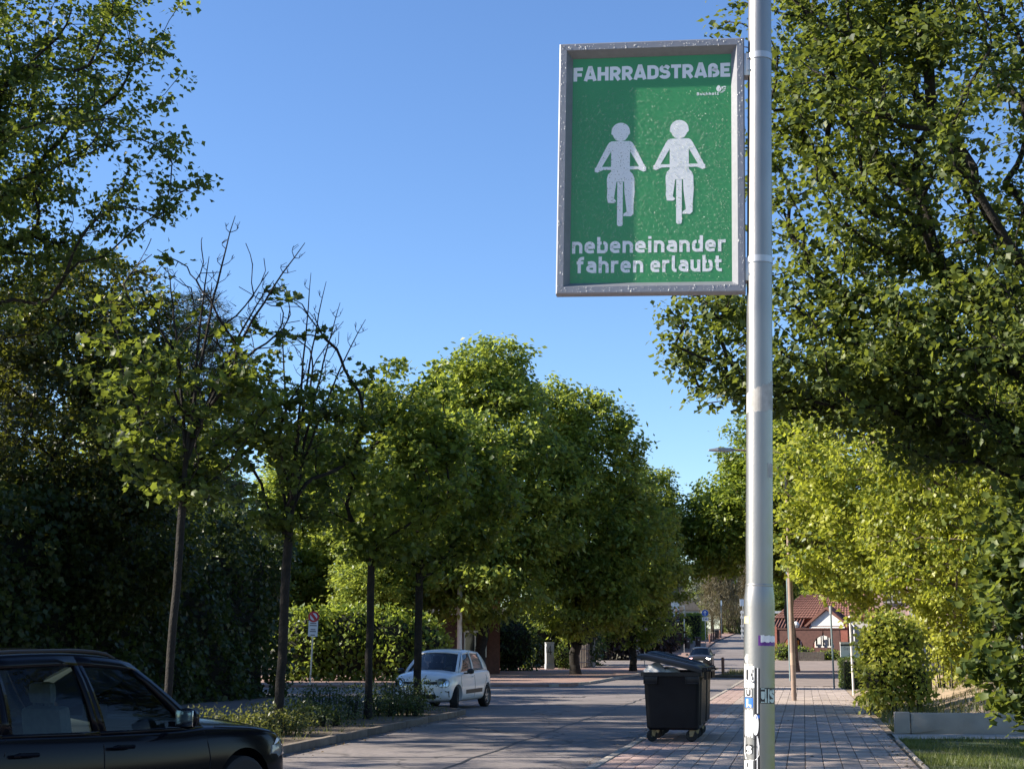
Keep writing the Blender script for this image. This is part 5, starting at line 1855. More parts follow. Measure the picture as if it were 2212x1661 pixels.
# ------------------------------------------------------------------ gate and number pillar on the left
mat('pillar', (0.45, 0.47, 0.49), .85, noise=.12, scale=3, bump=.2)
mat('old_wood', (0.15, 0.125, 0.10), .9, col2=(0.24, 0.21, 0.17), scale=5, detail=8)
t = thing('gate_pillar', (2.62, 105.2, .10), .15, 'pale square gate pillar with a dark number 4', 'pillar')
MB().box((0, 0, 1.06), (.56, .56, 1.40)).build('shaft', 'pillar', t, bevel=.02)
MB().box((0, 0, .17), (.60, .60, .36)).build('foot', 'pillar', t, bevel=.02)
MB().box((0, 0, 1.79), (.62, .62, .06)).build('cap', 'pillar', t, bevel=.015)
text_mesh('4', -.2, .12, .98, .6, w=.13, y=-.284).build('number', 'ink', t)
t = thing('wooden_gate', (4.75, 106.2, .10), 0, 'weathered wooden gate of upright boards between the pillars', 'gate')
random.seed(9)
for i in range(12):
    u = i / 11
    MB().box((-.35 + 1.6 * u, 6.5 * u, .86 + .05 * math.sin(i)), (.17, .03, 1.62 + .08 * math.sin(i * 1.7)), rz=1.1).build('board', 'old_wood', t)
for z in (.4, 1.35):
    m = MB().tube([(-.33, .06, z), (1.28, 6.54, z)], .05, 6)
    m.build('rail', 'old_wood', t)
t = thing('far_gate_pillar', (5.95, 113.0, .10), .15, 'second pale pillar behind the wooden gate with a cap slab', 'pillar')
MB().box((0, 0, 1.05), (.5, .6, 2.1)).build('shaft', 'pillar', t, bevel=.02)
MB().box((-.55, .3, 2.55), (1.7, .5, .10)).build('cap_slab', 'pillar', t, bevel=.015)
MB().box((.05, .3, 2.3), (.5, .4, .5)).build('letter_box', 'pillar', t, bevel=.015)

# post behind the white car
t = sign_post('concrete_post', -2.72, 78.0, 4.6, 'pale concrete post rising behind the roof of the white car', .13, cat='post', material='pale_post', base=.09)
MB().lathe([(.13, 0), (.15, .03), (.15, .12), (0, .2)], 14, c=(0, 0, 4.55)).build('cap', 'pale_post', t, smooth=True)

# ------------------------------------------------------------------ buildings
mat('brick_red', (0.22, 0.075, 0.055), .9, col2=(0.30, 0.11, 0.08), scale=6, detail=8, bump=.4, bscale=18)
mat('brick_dark', (0.085, 0.042, 0.036), .9, col2=(0.12, 0.058, 0.048), scale=6, detail=8)
mat('render_white', (0.72, 0.72, 0.70), .85, noise=.06, scale=2)
mat('render_pink', (0.50, 0.33, 0.30), .85, col2=(0.56, 0.39, 0.35), scale=1.2, detail=6)
mat('render_grey', (0.42, 0.40, 0.37), .85, noise=.1, scale=2)
mat('roof_tile', (0.20, 0.09, 0.066), .85, col2=(0.14, 0.064, 0.048), scale=5, detail=6)
mat('roof_dark', (0.045, 0.03, 0.035), .85, noise=.2, scale=5)
mat('window_glass', (0.03, 0.035, 0.04), .08, spec=.8)
mat('blue_timber', (0.025, 0.05, 0.10), .6)
mat('orange', (0.62, 0.25, 0.03), .7)
def window(parent, c, w, h, rz=0.0, fm_='render_white', mull=1):
    f = thing('window', c, rz); f.parent = parent
    MB().box((0, -.01, 0), (w - .1, .03, h - .1)).build('pane', 'window_glass', f)
    m = MB()
    m.box((-w / 2, -.03, 0), (.1, .08, h)); m.box((w / 2, -.03, 0), (.1, .08, h))
    m.box((0, -.031, h / 2), (w + .1, .08, .1)); m.box((0, -.031, -h / 2), (w + .1, .1, .1))
    for i in range(mull):
        m.box((-w / 2 + w * (i + 1) / (mull + 1), -.032, 0), (.07, .07, h - .1))
    m.build('frame', fm_, f)
    return f
# brick house behind the bushes on the left
h = thing('brick_house', (-5.2, 88, .0), .05, 'red brick house with a white eaves board half hidden by the bright bushes', 'house')
MB().box((0, 3, 2.3), (9, 6, 4.6)).build('wall', 'brick_red', h)
MB().box((.4, -1.2, 3.62), (8.6, 2.4, .34)).build('eaves_board', 'render_white', h)
MB().box((.4, -1.0, 1.7), (8.0, 1.6, 3.4)).build('porch', 'brick_dark', h)
MB().add([(-4.8, -.3, 4.6), (4.8, -.3, 4.6), (4.8, 6.3, 4.6), (-4.8, 6.3, 4.6), (-4.2, 3, 6.4), (4.2, 3, 6.4)], [(0, 1, 5, 4), (2, 3, 4, 5), (1, 2, 5), (3, 0, 4), (0, 3, 2, 1)]).build('roof', 'roof_dark', h)
for x in (-2.4, .4, 3.0):
    window(h, (x, -1.82, 1.8), 1.2, 1.4)
# white house with a dark steep roof far up the street
h = thing('white_house', (15.4, 166, gz(166)), -.25, 'small white house with a steep dark roof and blue veranda posts', 'house')
MB().box((0, 3, 2.4), (4.6, 6, 4.8)).build('wall', 'render_white', h)
MB().slab([(-2.7, 4.6), (2.7, 4.6), (0.2, 9.0), (-.2, 9.0)], -.4, 6.4).build('roof', 'roof_dark', h)
window(h, (1.1, -.02, 3.2), .9, 1.3); window(h, (-1.1, -.02, 3.2), .9, 1.3)
v = MB(); v.slab([(-2.6, 3.3), (2.5, 3.3), (2.5, 3.42), (-2.6, 4.5)], -2.2, 0).build('veranda_roof', 'roof_dark', h)
for x in (-2.1, -.6, .9, 2.2):
    MB().box((x, -2.0, 1.65), (.16, .16, 3.3)).build('veranda_post', 'blue_timber', h)
MB().box((0, -2.0, 1.0), (4.5, .08, .12)).build('veranda_rail', 'blue_timber', h)
MB().box((0, -2.0, .5), (4.5, .06, .10)).build('veranda_rail', 'blue_timber', h)
h = thing('gable_house', (21.2, 186, gz(186)), -.1, 'grey gabled house roof peeking between the white house and the arrow sign', 'house')
MB().box((0, 3, 1.7), (4, 6, 3.4)).build('wall', 'render_grey', h)
MB().slab([(-2.2, 3.4), (2.2, 3.4), (0.2, 5.9), (-.2, 5.9)], -.3, 6.3).build('roof', 'old_wood', h)

# kiosk with a red tiled roof and arched brick wall
Yk = 128.0
zk = gz(Yk)
k = thing('kiosk', (25.3, Yk, zk + .02), R(-24), 'brick kiosk with a red tiled roof, white gable and arched terrace wall', 'kiosk')
MB().box((1.2, 4.4, 1.75), (8.4, 5.6, 3.5)).build('wall', 'brick_red', k)
MB().box((6.0, 2.6, 1.55), (5.4, 3.4, 3.1)).build('grey_annexe', 'render_grey', k)
m = MB()
def tiled(mb, p0, p1, p2, p3, nu, nv, lift=.06):
    """tiled slope p0,p1 at the eaves to p3,p2 at the ridge: courses stepped, rolls raised"""
    p0, p1, p2, p3 = map(Vector, (p0, p1, p2, p3))
    nrm = (p1 - p0).cross(p3 - p0).normalized()
    if nrm.z < 0: nrm = -nrm
    P = lambda u, v: p0.lerp(p1, u).lerp(p3.lerp(p2, u), v)
    for j in range(nv):
        a, b = j / nv, (j + 1) / nv
        for i in range(nu):
            u0, u1 = i / nu, (i + .98) / nu
            um = (u0 + u1) / 2
            e = .012
            mb.add([P(u0, a) + nrm * lift, P(um, a) + nrm * (lift + .05), P(u1, a) + nrm * lift, P(u1, b) + nrm * e, P(um, b) + nrm * (.05 + e), P(u0, b) + nrm * e], [(0, 1, 4, 5), (1, 2, 3, 4)])
m.add([(-3.4, 1.2, 3.4), (5.8, 1.2, 3.4), (4.2, 4.4, 5.5), (-1.6, 4.4, 5.5), (-3.4, 7.6, 3.4), (5.8, 7.6, 3.4)], [(0, 1, 2, 3), (4, 3, 2, 5), (0, 3, 4), (1, 5, 2), (0, 4, 5, 1)])
rf = m.build('roof', 'roof_tile', k)
m = MB(); tiled(m, (-3.4, 1.2, 3.41), (5.8, 1.2, 3.41), (4.2, 4.4, 5.51), (-1.6, 4.4, 5.51), 34, 10)
o = m.build('roof_tiles', 'roof_tile', rf); o['kind'] = 'stuff'
# lean-to roof on the left
m = MB(); m.add([(-4.0, -.3, 2.55), (-.6, -.3, 2.55), (-.6, 1.6, 3.45), (-4.0, 1.6, 3.45)], [(0, 1, 2, 3)])
lt = m.build('lean_to_roof', 'roof_dark', k)
for i in range(13):
    MB().tube([(-3.95 + i * .275, -.33, 2.58), (-3.95 + i * .275, 1.6, 3.49)], .07, 6).build('roof_batten', 'roof_tile', lt)
# gabled bay
MB().slab([(-.2, 0), (3.2, 0), (3.2, 2.9), (1.5, 4.15), (-.2, 2.9)], .4, 2.2).build('bay', 'brick_red', k)
MB().slab([(.1, 2.75), (2.9, 2.75), (2.9, 3.0), (1.5, 4.05), (.1, 3.0)], .36, .42).build('white_gable', 'render_white', k)
m = MB()
m.slab([(-.45, 2.75), (-.25, 2.70), (1.5, 4.15), (3.25, 2.70), (3.45, 2.75), (1.5, 4.45)], .15, 2.6)
m.build('gable_roof_edge', 'roof_tile', k)
MB().box((1.5, .33, 2.62), (3.0, .10, .12)).build('white_beam', 'render_white', k)
window(k, (1.35, .37, 1.75), 1.8, 1.5, mull=2)
window(k, (-.9, .9, 1.7), .9, 1.9)
# arched terrace wall in front
m = MB()
pts = []
wall_x0, wall_x1, zt = -2.35, 2.95, 2.45
def arch_poly(x0, x1, cx_, r, zb_):
    p = [(x0, 0), (x0, zt), (x1, zt), (x1, 0), (cx_ + r, 0)] if False else None
cells = [(-2.35, .25, -1.0, .86), (.25, 2.95, 1.55, .90)]
for x0, x1, cx_, r in cells:
    zb_ = .92
    arcp = [(cx_ + r * math.cos(R(a)), zb_ + r * 1.12 * math.sin(R(a))) for a in range(0, 181, 12)]
    m.slab([(x0, 0), (x1, 0), (x1, zb_), (x0, zb_)], -1.6, -1.25)
    m.slab([(x1, zb_), (x1, zt)] + [(cx_, zt)] + arcp[:8][::-1] if False else [(cx_ + r, zb_), (x1, zb_), (x1, zt), (cx_, zt)] + arcp[:8][::-1][:-1], -1.6, -1.25)
    m.slab([(x0, zb_), (cx_ - r, zb_)] + arcp[8:][::-1][1:] + [(cx_, zt), (x0, zt)], -1.6, -1.25)
m.build('arched_wall', 'brick_dark', k)
MB().box((.3, -1.42, zt + .05), (5.5, .5, .10)).build('wall_coping', 'brick_dark', k)
MB().box((-2.55, -1.42, 1.35), (.4, .55, 2.7)).build('corner_pier', 'brick_red', k)
for i, x in enumerate((.9, 1.45, 2.1)):
    MB().box((x, -.2, 1.0), (.28, .06, 2.0)).build('white_door_post', 'render_white', k)
MB().lathe([(0, -.3), (.18, -.24), (.3, 0), (.18, .24), (0, .3)], 16, c=(-.75, -1.42, 2.82)).build('globe_lamp', 'render_white', k, smooth=True)
MB().box((-1.15, -.5, 1.1), (.7, .2, .9)).build('orange_chair', 'orange', k)
MB().tube([(3.75, .5, 0), (3.75, .5, 2.7), (3.55, .6, 2.95)], .06, 8).build('downpipe', 'render_white', k)
# fence panels in front of the kiosk
t = thing('paling_fence', (24.3, 122.5, gz(122.5) + .05), R(-6), 'grey wooden paling fence in front of the kiosk', 'fence')
for i in range(16):
    MB().box((-1.3 + i * .155, 0, .36), (.135, .025, .72 + .02 * (i % 3))).build('board', 'old_wood', t)
for z in (.2, .58):
    MB().box((-.15, .04, z), (2.5, .04, .08)).build('rail', 'old_wood', t)
# white rail fence and a litter bin far behind
t = thing('white_rail_fence', (30.6, 176, gz(176)), R(-6), 'white rail fence across the street end right of the steel post', 'fence')
for z in (.5, 1.05, 1.6, 2.6, 3.2):
    MB().box((0, 0, z), (7.5, .06, .26)).build('rail', 'render_white', t)
for x in (-3.6, -1.2, 1.2, 3.6):
    MB().box((x, .08, 1.7), (.12, .1, 3.4)).build('post', 'render_white', t)
t = thing('litter_bin', (28.2, 160, gz(160) + .08), 0, 'dark litter bin on a post before the white rail fence', 'litter bin')
MB().lathe([(0, .75), (.26, .75), (.30, 1.5), (.0, 1.5)], 16).build('bin', 'wheelie', t, smooth=True, sharp=40)
MB().tube([(.2, 0, 0), (.2, 0, 1.2)], .05, 8).build('post', 'old_wood', t)

# large pinkish building behind the trees on the right
h = thing('pink_building', (27.5, 88, .0), R(-14), 'tall pinkish building with upright window strips behind the right-hand trees', 'building')
MB().box((4, 6, 8.5), (20, 12, 17)).build('wall', 'render_pink', h)
for i in range(9):
    x = -5.0 + i * 2.25
    for j in range(5):
        window(h, (x, -.02, 1.9 + j * 3.2), .95, 1.7, fm_='render_grey')
    MB().box((x + 1.12, -.06, 8.5), (.35, .12, 16.6)).build('pilaster', 'render_grey', h)
MB().box((4, 6, 17.2), (20.8, 12.8, .4)).build('roof', 'roof_dark', h)
# garden wall, fence and veranda wall along the far left pavement
h = thing('garden_wall', (0, 0, 0), 0, 'ivy topped low brown garden wall along the far left pavement', 'wall')
for i in range(9):
    y = 128 + i * 4.3
    x = x_left(y) - 4.2
    MB().box((x, y, gz(y) + .75), (.3, 4.2, 1.7), rz=DR).build('wall_panel', 'old_wood' if i % 3 else 'pillar', h)

# ------------------------------------------------------------------ a walker far off on the right
mat('cloth_dark', (0.025, 0.027, 0.035), .9)
mat('cloth_jeans', (0.16, 0.18, 0.24), .9)
mat('skin', (0.50, 0.32, 0.24), .6)
mat('hair', (0.20, 0.13, 0.07), .8)
def person(loc, rz):
    t = thing('person', loc, rz, 'walking person in a dark top and grey trousers far along the right pavement', 'person')
    J = {'pel': (0, 0, .93), 'sp': (0, .01, 1.15), 'ch': (0, .0, 1.36), 'nk': (0, .0, 1.50), 'hd': (0, -.02, 1.60), 'tp': (0, -.015, 1.71),
         'hl': (.09, 0, .90), 'kl': (.10, -.14, .50), 'al': (.10, -.02, .09), 'tl': (.11, -.17, .035),
         'hr': (-.09, 0, .90), 'kr': (-.10, -.02, .48), 'ar': (-.10, .20, .12), 'tr': (-.10, .08, .03),
         'sl': (.18, .0, 1.42), 'el': (.25, .06, 1.15), 'wl': (.24, -.06, .92), 'fl': (.235, -.09, .83),
         'sr': (-.18, .0, 1.42), 'er': (-.25, .0, 1.14), 'wr': (-.24, -.16, .95), 'fr': (-.235, -.20, .87)}
    rad = {'pel': .135, 'sp': .12, 'ch': .14, 'nk': .055, 'hd': .085, 'tp': .07, 'hl': .09, 'kl': .06, 'al': .042, 'tl': .035, 'hr': .09, 'kr': .06, 'ar': .042, 'tr': .035,
           'sl': .06, 'el': .043, 'wl': .03, 'fl': .022, 'sr': .06, 'er': .043, 'wr': .03, 'fr': .022}
    E = [('pel', 'sp'), ('sp', 'ch'), ('ch', 'nk'), ('nk', 'hd'), ('hd', 'tp'), ('pel', 'hl'), ('hl', 'kl'), ('kl', 'al'), ('al', 'tl'), ('pel', 'hr'), ('hr', 'kr'), ('kr', 'ar'), ('ar', 'tr'),
         ('ch', 'sl'), ('sl', 'el'), ('el', 'wl'), ('wl', 'fl'), ('ch', 'sr'), ('sr', 'er'), ('er', 'wr'), ('wr', 'fr')]
    ks = list(J)
    me = bpy.data.meshes.new('tmp')
    me.from_pydata([J[q] for q in ks], [(ks.index(a), ks.index(b)) for a, b in E], [])
    o = link('tmp', me)
    o.modifiers.new('sk', 'SKIN')
    for i, q in enumerate(ks):
        me.skin_vertices[0].data[i].radius = (rad[q], rad[q])
    me.skin_vertices[0].data[0].use_root = True
    o.modifiers.new('ss', 'SUBSURF').levels = 2
    o.modifiers['ss'].render_levels = 2
    bpy.context.view_layer.update()
    b = baked(o, 'person_body')
    bpy.data.objects.remove(o)
    for mname in ('cloth_dark', 'cloth_jeans', 'skin', 'sign_white'):
        b.materials.append(MATS[mname])
    for p in b.polygons:
        z = p.center.z
        p.use_smooth = True
        arm = abs(p.center.x) > .205
        p.material_index = 3 if z < .085 else (2 if (z > 1.49 or (arm and z < 1.22)) else (1 if z < 1.0 and not arm else 0))
    link('body', b, None, t)
    m = MB()
    bm = bmesh.new(); bmesh.ops.create_uvsphere(bm, u_segments=14, v_segments=10, radius=1)
    m.add([(v.co.x * .098, .02 + v.co.y * .105 + .02 * (v.co.z < 0), 1.655 + v.co.z * (.10 if v.co.z > 0 else .16)) for v in bm.verts if True], [tuple(v.index for v in f.verts) for f in bm.faces])
    bm.free()
    m.build('hair', 'hair', t, smooth=True)
    for s in (-1, 1):
        MB().lathe([(0, -.012), (.01, 0), (0, .012)], 8, c=(s * .035, -.105, 1.625)).build('eye', 'ink', t)
    MB().add([(-.015, -.10, 1.585), (.015, -.10, 1.585), (0, -.128, 1.59), (0, -.10, 1.625)], [(0, 1, 2), (0, 2, 3), (1, 3, 2)]).build('nose', 'skin', t)
    return t
person((26.6, 147, gz(147) + .08), R(10))
# ------------------------------------------------------------------ trees
def trunk_line(h, wob=.05, n=8, lean=(0, 0), seed=0):
    r = random.Random(seed)
    return [(lean[0] * (i / n) + r.uniform(-wob, wob) * (i > 0), lean[1] * (i / n) + r.uniform(-wob, wob) * (i > 0), h * i / n - (.1 if i == 0 else 0)) for i in range(n + 1)]

# tall maple whose crown fills the upper left corner
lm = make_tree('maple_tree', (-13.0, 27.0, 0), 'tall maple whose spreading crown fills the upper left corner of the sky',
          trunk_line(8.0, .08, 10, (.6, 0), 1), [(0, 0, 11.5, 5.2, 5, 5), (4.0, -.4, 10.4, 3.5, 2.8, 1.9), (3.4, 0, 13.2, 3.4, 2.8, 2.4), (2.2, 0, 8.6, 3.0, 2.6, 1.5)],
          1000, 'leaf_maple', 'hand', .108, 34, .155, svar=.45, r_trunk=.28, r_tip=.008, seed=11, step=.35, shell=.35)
# the same kind outside the frame on the left shades the road in front of it
c = copy_tree(lm); c.location = (-14.5, 16.8, 0); c.rotation_euler.z = 2.2; c.scale = (.95, .95, .9)
c['label'] = 'maple standing left of the picture that shades the black car'
c = copy_tree(lm); c.location = (-20.5, 34.5, 0); c.rotation_euler.z = 4.0; c.scale = (1.1, 1.1, 1.1)
c['label'] = 'maple far left of the picture that shades the near road'
# yellowish backlit maple behind it
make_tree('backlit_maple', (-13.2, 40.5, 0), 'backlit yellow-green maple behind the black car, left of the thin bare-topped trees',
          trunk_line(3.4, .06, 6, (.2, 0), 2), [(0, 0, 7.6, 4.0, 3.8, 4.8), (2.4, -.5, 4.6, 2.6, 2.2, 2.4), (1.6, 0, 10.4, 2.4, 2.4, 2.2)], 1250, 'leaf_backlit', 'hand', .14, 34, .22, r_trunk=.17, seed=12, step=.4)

# young maples in the planted island; the first two have bare twigs at the top
def shoots(seed, spots, n=20, s=.32):
    r = np.random.default_rng(seed)
    out = []
    for x, y, z in spots:
        for i in range(n):
            a = r.random() ** .8
            out.append((x * (.55 + .45 * a) + r.normal(0, s) * .6, y + r.normal(0, s), 4.9 + (z - 4.9) * (.35 + .65 * a)))
    return out
bareA = lambda P: np.clip((P[:, 2] - 5.6) / 1.4, 0, .93)
def vase(P):
    r = np.hypot(P[:, 0], P[:, 1])
    return r < .55 + (P[:, 2] - 3.6) * .52
iA = make_tree('island_maple', (-5.35, 23.4, .1), 'young maple with bare top twigs just behind the black car',
          trunk_line(4.4, .010, 9, (.16, 0), 3), [(.2, 0, 6.0, 1.9, 1.8, 2.4), (.2, 0, 5.2, 1.7, 1.7, 1.3)], 210, 'leaf_maple', 'maple', .115, 24, .14, r_tip=.0075, r_trunk=.066, seed=21,
          bare=bareA, keep=vase, step=.22, apen=.9, bend=.45, lpen=.05, group='young maples in the island')
iB = make_tree('island_maple', (-4.45, 28.9, .1), 'young maple with bare top twigs second from the black car in the island',
          trunk_line(3.95, .012, 9, (.10, 0), 4), [(.1, 0, 6.0, 2.1, 1.9, 2.6), (.1, 0, 5.2, 1.9, 1.8, 1.4)], 230, 'leaf_maple', 'maple', .115, 25, .14, r_tip=.0075, r_trunk=.09, seed=22,
          bare=lambda P: np.clip((P[:, 2] - 6.1) / 1.3, 0, .93), keep=vase, step=.24, apen=.9, bend=.45, lpen=.05, group='young maples in the island')
iC = make_tree('island_maple', (-3.2, 33.6, .1), 'young leafy maple just left of the white car',
          trunk_line(3.6, .012, 8, (.03, 0), 5), [(.3, 0, 5.6, 2.0, 1.9, 2.2), (.9, 0, 6.9, 1.2, 1.1, 1.3)], 260, 'leaf_young', 'maple', .115, 28, .15, r_trunk=.085, seed=23, step=.25, apen=.7, group='young maples in the island')
iD = make_tree('island_maple', (-2.38, 38.0, .1), 'young leafy maple at the island end whose trunk stands before the white car',
          trunk_line(3.4, .012, 8, (.02, 0), 6), [(.2, 0, 5.3, 2.5, 2.3, 2.0), (.7, 0, 6.6, 1.8, 1.7, 1.2)], 340, 'leaf_young', 'maple', .115, 30, .16, r_trunk=.10, seed=24, step=.27, apen=.7, group='young maples in the island')

def leaders(root, fork, tips, seed):
    """long straight bare leaders with short side spurs"""
    r = random.Random(seed)
    f = Vector(fork)
    for tip in tips:
        t = Vector(tip)
        mid = f.lerp(t, .45) + Vector((r.uniform(-.06, .06) - .12 * (t.x - f.x), r.uniform(-.1, .1), .25))
        m = MB()
        pts, rad = [], []
        for i in range(15):
            a = i / 14
            p = f * (1 - a) ** 2 + mid * (2 * a * (1 - a)) + t * a * a
            pts.append(p + Vector((r.uniform(-.012, .012), r.uniform(-.012, .012), 0)))
            rad.append(.032 * (1 - a) ** .8 + .0055)
        m.tube(pts, rad, 6)
        for i in range(4, 14):
            for side in (-1, 1):
                if r.random() < .2:
                    continue
                d = (pts[i] - pts[i - 1]).normalized()
                q = d.cross(Vector((r.uniform(-.4, .4), 1, 0))).normalized() * side
                l = (.42 - .02 * i) * r.uniform(.5, 1.15)
                e = pts[i] + (d * .75 + q * .75 + Vector((0, r.uniform(-.5, .5), .1))).normalized() * l
                k = pts[i].lerp(e, .5) + q * .03
                m.tube([pts[i], k, e], [.008, .0065, .0045], 3)
                for _ in range(3):
                    b = k.lerp(e, r.random())
                    m.tube([b, b + (d * .8 + q * r.uniform(-.9, .9) + Vector((0, r.uniform(-.6, .6), 0))).normalized() * r.uniform(.06, .15)], [.0055, .004], 3)
        m.build('bare_leader', 'bark', root, smooth=True)
leaders(iA, (.17, 0, 4.45), [(1.98, 0, 8.05), (.85, -.2, 8.45), (1.42, .3, 7.5), (-.30, .2, 7.7), (.35, .3, 7.9)], 1)
leaders(iB, (.10, 0, 4.0), [(.42, 0, 8.95), (.98, .25, 8.4), (1.55, -.2, 7.95), (-.2, .1, 8.15), (-.95, 0, 7.3), (.75, -.3, 8.7)], 2)

# tall dark hedge along the lane on the left
make_hedge_block('tall_hedge', (-11.75, 42.0, 0), math.atan2(18, 5.4), 'tall dark hedge along the lane behind the island trees', (19.5, 2.6, 5.6), 46000, 'leaf_hedge', 3, leaf_size=.17, shape='hand', rough=.32, top_wave=.4)
# dark pines behind
pn = make_tree('pine_tree', (-12.6, 58.0, 0), 'dark pine rising behind the bare-topped young maple',
          trunk_line(12.5, .1, 12, (0, 0), 7), [(0, 0, 10.0, 2.6, 2.4, 1.3), (.2, 0, 12.4, 2.1, 2.0, 1.2), (0, 0, 14.4, 1.3, 1.3, 1.4), (-.6, 0, 7.4, 2.8, 2.4, 1.2)], 330, 'needle', 'needle', .42, 44, .20, r_trunk=.2, seed=31, step=.5, droop=-.2, flat=1.0)
c = copy_tree(pn); c.location = (-19.0, 55.0, 0); c.rotation_euler.z = 1.9; c.scale = (1.1, 1.1, .95)
c['label'] = 'dark pine at the left picture edge above the black car'

# bright bushes at the far left corner
make_bush('sunlit_bush', (-7.2, 70.0, .1), 'bright sunlit bushes behind the red ringed sign and the white car',
          [(-2.4, 0, 1.5, 1.6, 1.2, 1.9), (-.4, .2, 1.7, 1.6, 1.2, 2.0), (1.6, 0, 1.6, 1.7, 1.2, 1.9), (3.2, .3, 1.4, 1.2, 1.2, 1.5)], 8000, 'leaf_bright', 'hand', .20, 41, rough=.15)

# big street trees in the middle distance
blC = [(0, 0, 10.6, 4.2, 4.0, 6.6), (-2.0, 0, 7.0, 3.4, 3.2, 3.6), (2.4, 0, 8.6, 3.2, 3.0, 3.8), (.6, 0, 15.2, 2.0, 1.9, 2.6), (-1.6, 0, 12.8, 2.2, 2.2, 2.4), (0, -1, 4.6, 3.6, 3.0, 2.2)]
C1 = make_tree('lime_tree', (-1.6, 80.0, .05), 'tallest street tree in the middle, behind the white car', trunk_line(5.5, .1, 8, (0, 0), 8), blC, 850, 'leaf_linden', 'oval', .30, 42, .34, r_tip=.010, r_trunk=.28, seed=51, step=.6, group='street trees in the middle distance', bark='bark')
C2 = make_tree('lime_tree', (3.6, 85.0, .05), 'broad street tree right of the tallest one, over the gate pillar', trunk_line(4.5, .1, 8, (0, 0), 9),
          [(0, 0, 10.0, 4.2, 4.0, 6.0), (2.2, 0, 7.0, 3.8, 3.6, 3.6), (-1.6, 0, 13.4, 2.6, 2.4, 3.4), (-2.6, 0, 7.4, 2.6, 2.6, 2.8), (1.4, 0, 12.6, 2.6, 2.4, 2.8), (.5, -1, 4.2, 3.6, 3.0, 2.2)], 850, 'leaf_linden', 'oval', .30, 42, .34, r_tip=.010, r_trunk=.28, seed=52, step=.6, group='street trees in the middle distance', bark='bark')
def more(src, loc, rz, sc, label, group='street trees in the middle distance'):
    c = copy_tree(src)
    c.location = loc; c.rotation_euler.z = rz; c.scale = sc
    c['label'] = label
    c['group'] = group
    return c
C1.scale = (1.04, 1.04, 1.07)
C2.scale = (1.04, 1.04, 1.03)
more(C2, (7.7, 96.0, .05), 2.4, (.84, .84, .80), 'street tree with the rightmost crown left of the steel post, over the copper bush')
more(C1, (-6.6, 79.0, .05), 1.3, (.72, .72, .62), 'lower street tree behind the second pair of island maples')
more(C2, (-19.0, 86.0, 0), .6, (1.1, 1.1, .8), 'large tree behind the tall dark hedge', 'background trees on the left')
more(C1, (-27.0, 58.0, 0), 3.3, (1.1, 1.1, .85), 'large tree behind the pine at the left edge', 'background trees on the left')
more(C2, (-13.0, 97.0, 0), 5.2, (1.15, 1.15, .95), 'tree rising behind the red brick house', 'background trees on the left')
more(C1, (-17.0, 63.5, 0), 2.6, (.8, .8, .8), 'tree between the two dark pines behind the hedge', 'background trees on the left')
more(C1, (-22.0, 92.0, 0), 4.4, (1.2, 1.2, .75), 'farthest tree behind the dark hedge on the left', 'background trees on the left')
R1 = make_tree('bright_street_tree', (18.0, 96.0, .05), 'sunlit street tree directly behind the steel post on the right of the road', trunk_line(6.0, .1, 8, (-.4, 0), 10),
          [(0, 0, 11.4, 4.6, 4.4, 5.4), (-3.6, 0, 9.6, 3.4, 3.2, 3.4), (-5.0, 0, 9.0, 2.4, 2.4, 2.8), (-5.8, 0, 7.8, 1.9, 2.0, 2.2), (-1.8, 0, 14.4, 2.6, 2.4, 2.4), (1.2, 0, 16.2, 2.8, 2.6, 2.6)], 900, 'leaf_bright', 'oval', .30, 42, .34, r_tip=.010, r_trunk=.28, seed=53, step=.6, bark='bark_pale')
more(R1, (28.5, 143.0, gz(143)), 2.0, (1.0, 1.0, 1.1), 'tree shading the kiosk roof right of the steel post', 'trees by the kiosk')
more(C2, (36.0, 150.0, gz(150)), 2.9, (1.1, 1.1, .9), 'dark tree behind the kiosk', 'trees by the kiosk')

# mid-distance sunlit trees on the right
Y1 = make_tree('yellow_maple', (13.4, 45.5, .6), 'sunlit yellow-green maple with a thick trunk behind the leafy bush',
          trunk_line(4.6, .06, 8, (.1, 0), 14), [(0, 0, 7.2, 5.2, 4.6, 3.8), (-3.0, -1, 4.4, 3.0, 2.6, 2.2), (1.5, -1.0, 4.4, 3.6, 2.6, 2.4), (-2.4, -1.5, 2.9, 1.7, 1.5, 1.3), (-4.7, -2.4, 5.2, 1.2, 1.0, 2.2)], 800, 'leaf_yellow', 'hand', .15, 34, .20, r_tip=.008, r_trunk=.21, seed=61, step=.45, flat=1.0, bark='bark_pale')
c = more(Y1, (12.1, 37.5, .6), 2.5, (.80, .80, .92), 'second sunlit yellow-green maple, nearer and farther right', 'sunlit maples on the bank')
Y1['group'] = 'sunlit maples on the bank'
more(Y1, (18.5, 56.0, .3), 4.0, (1.0, 1.0, 1.1), 'farthest yellow-green maple in front of the pink building', 'sunlit maples on the bank')

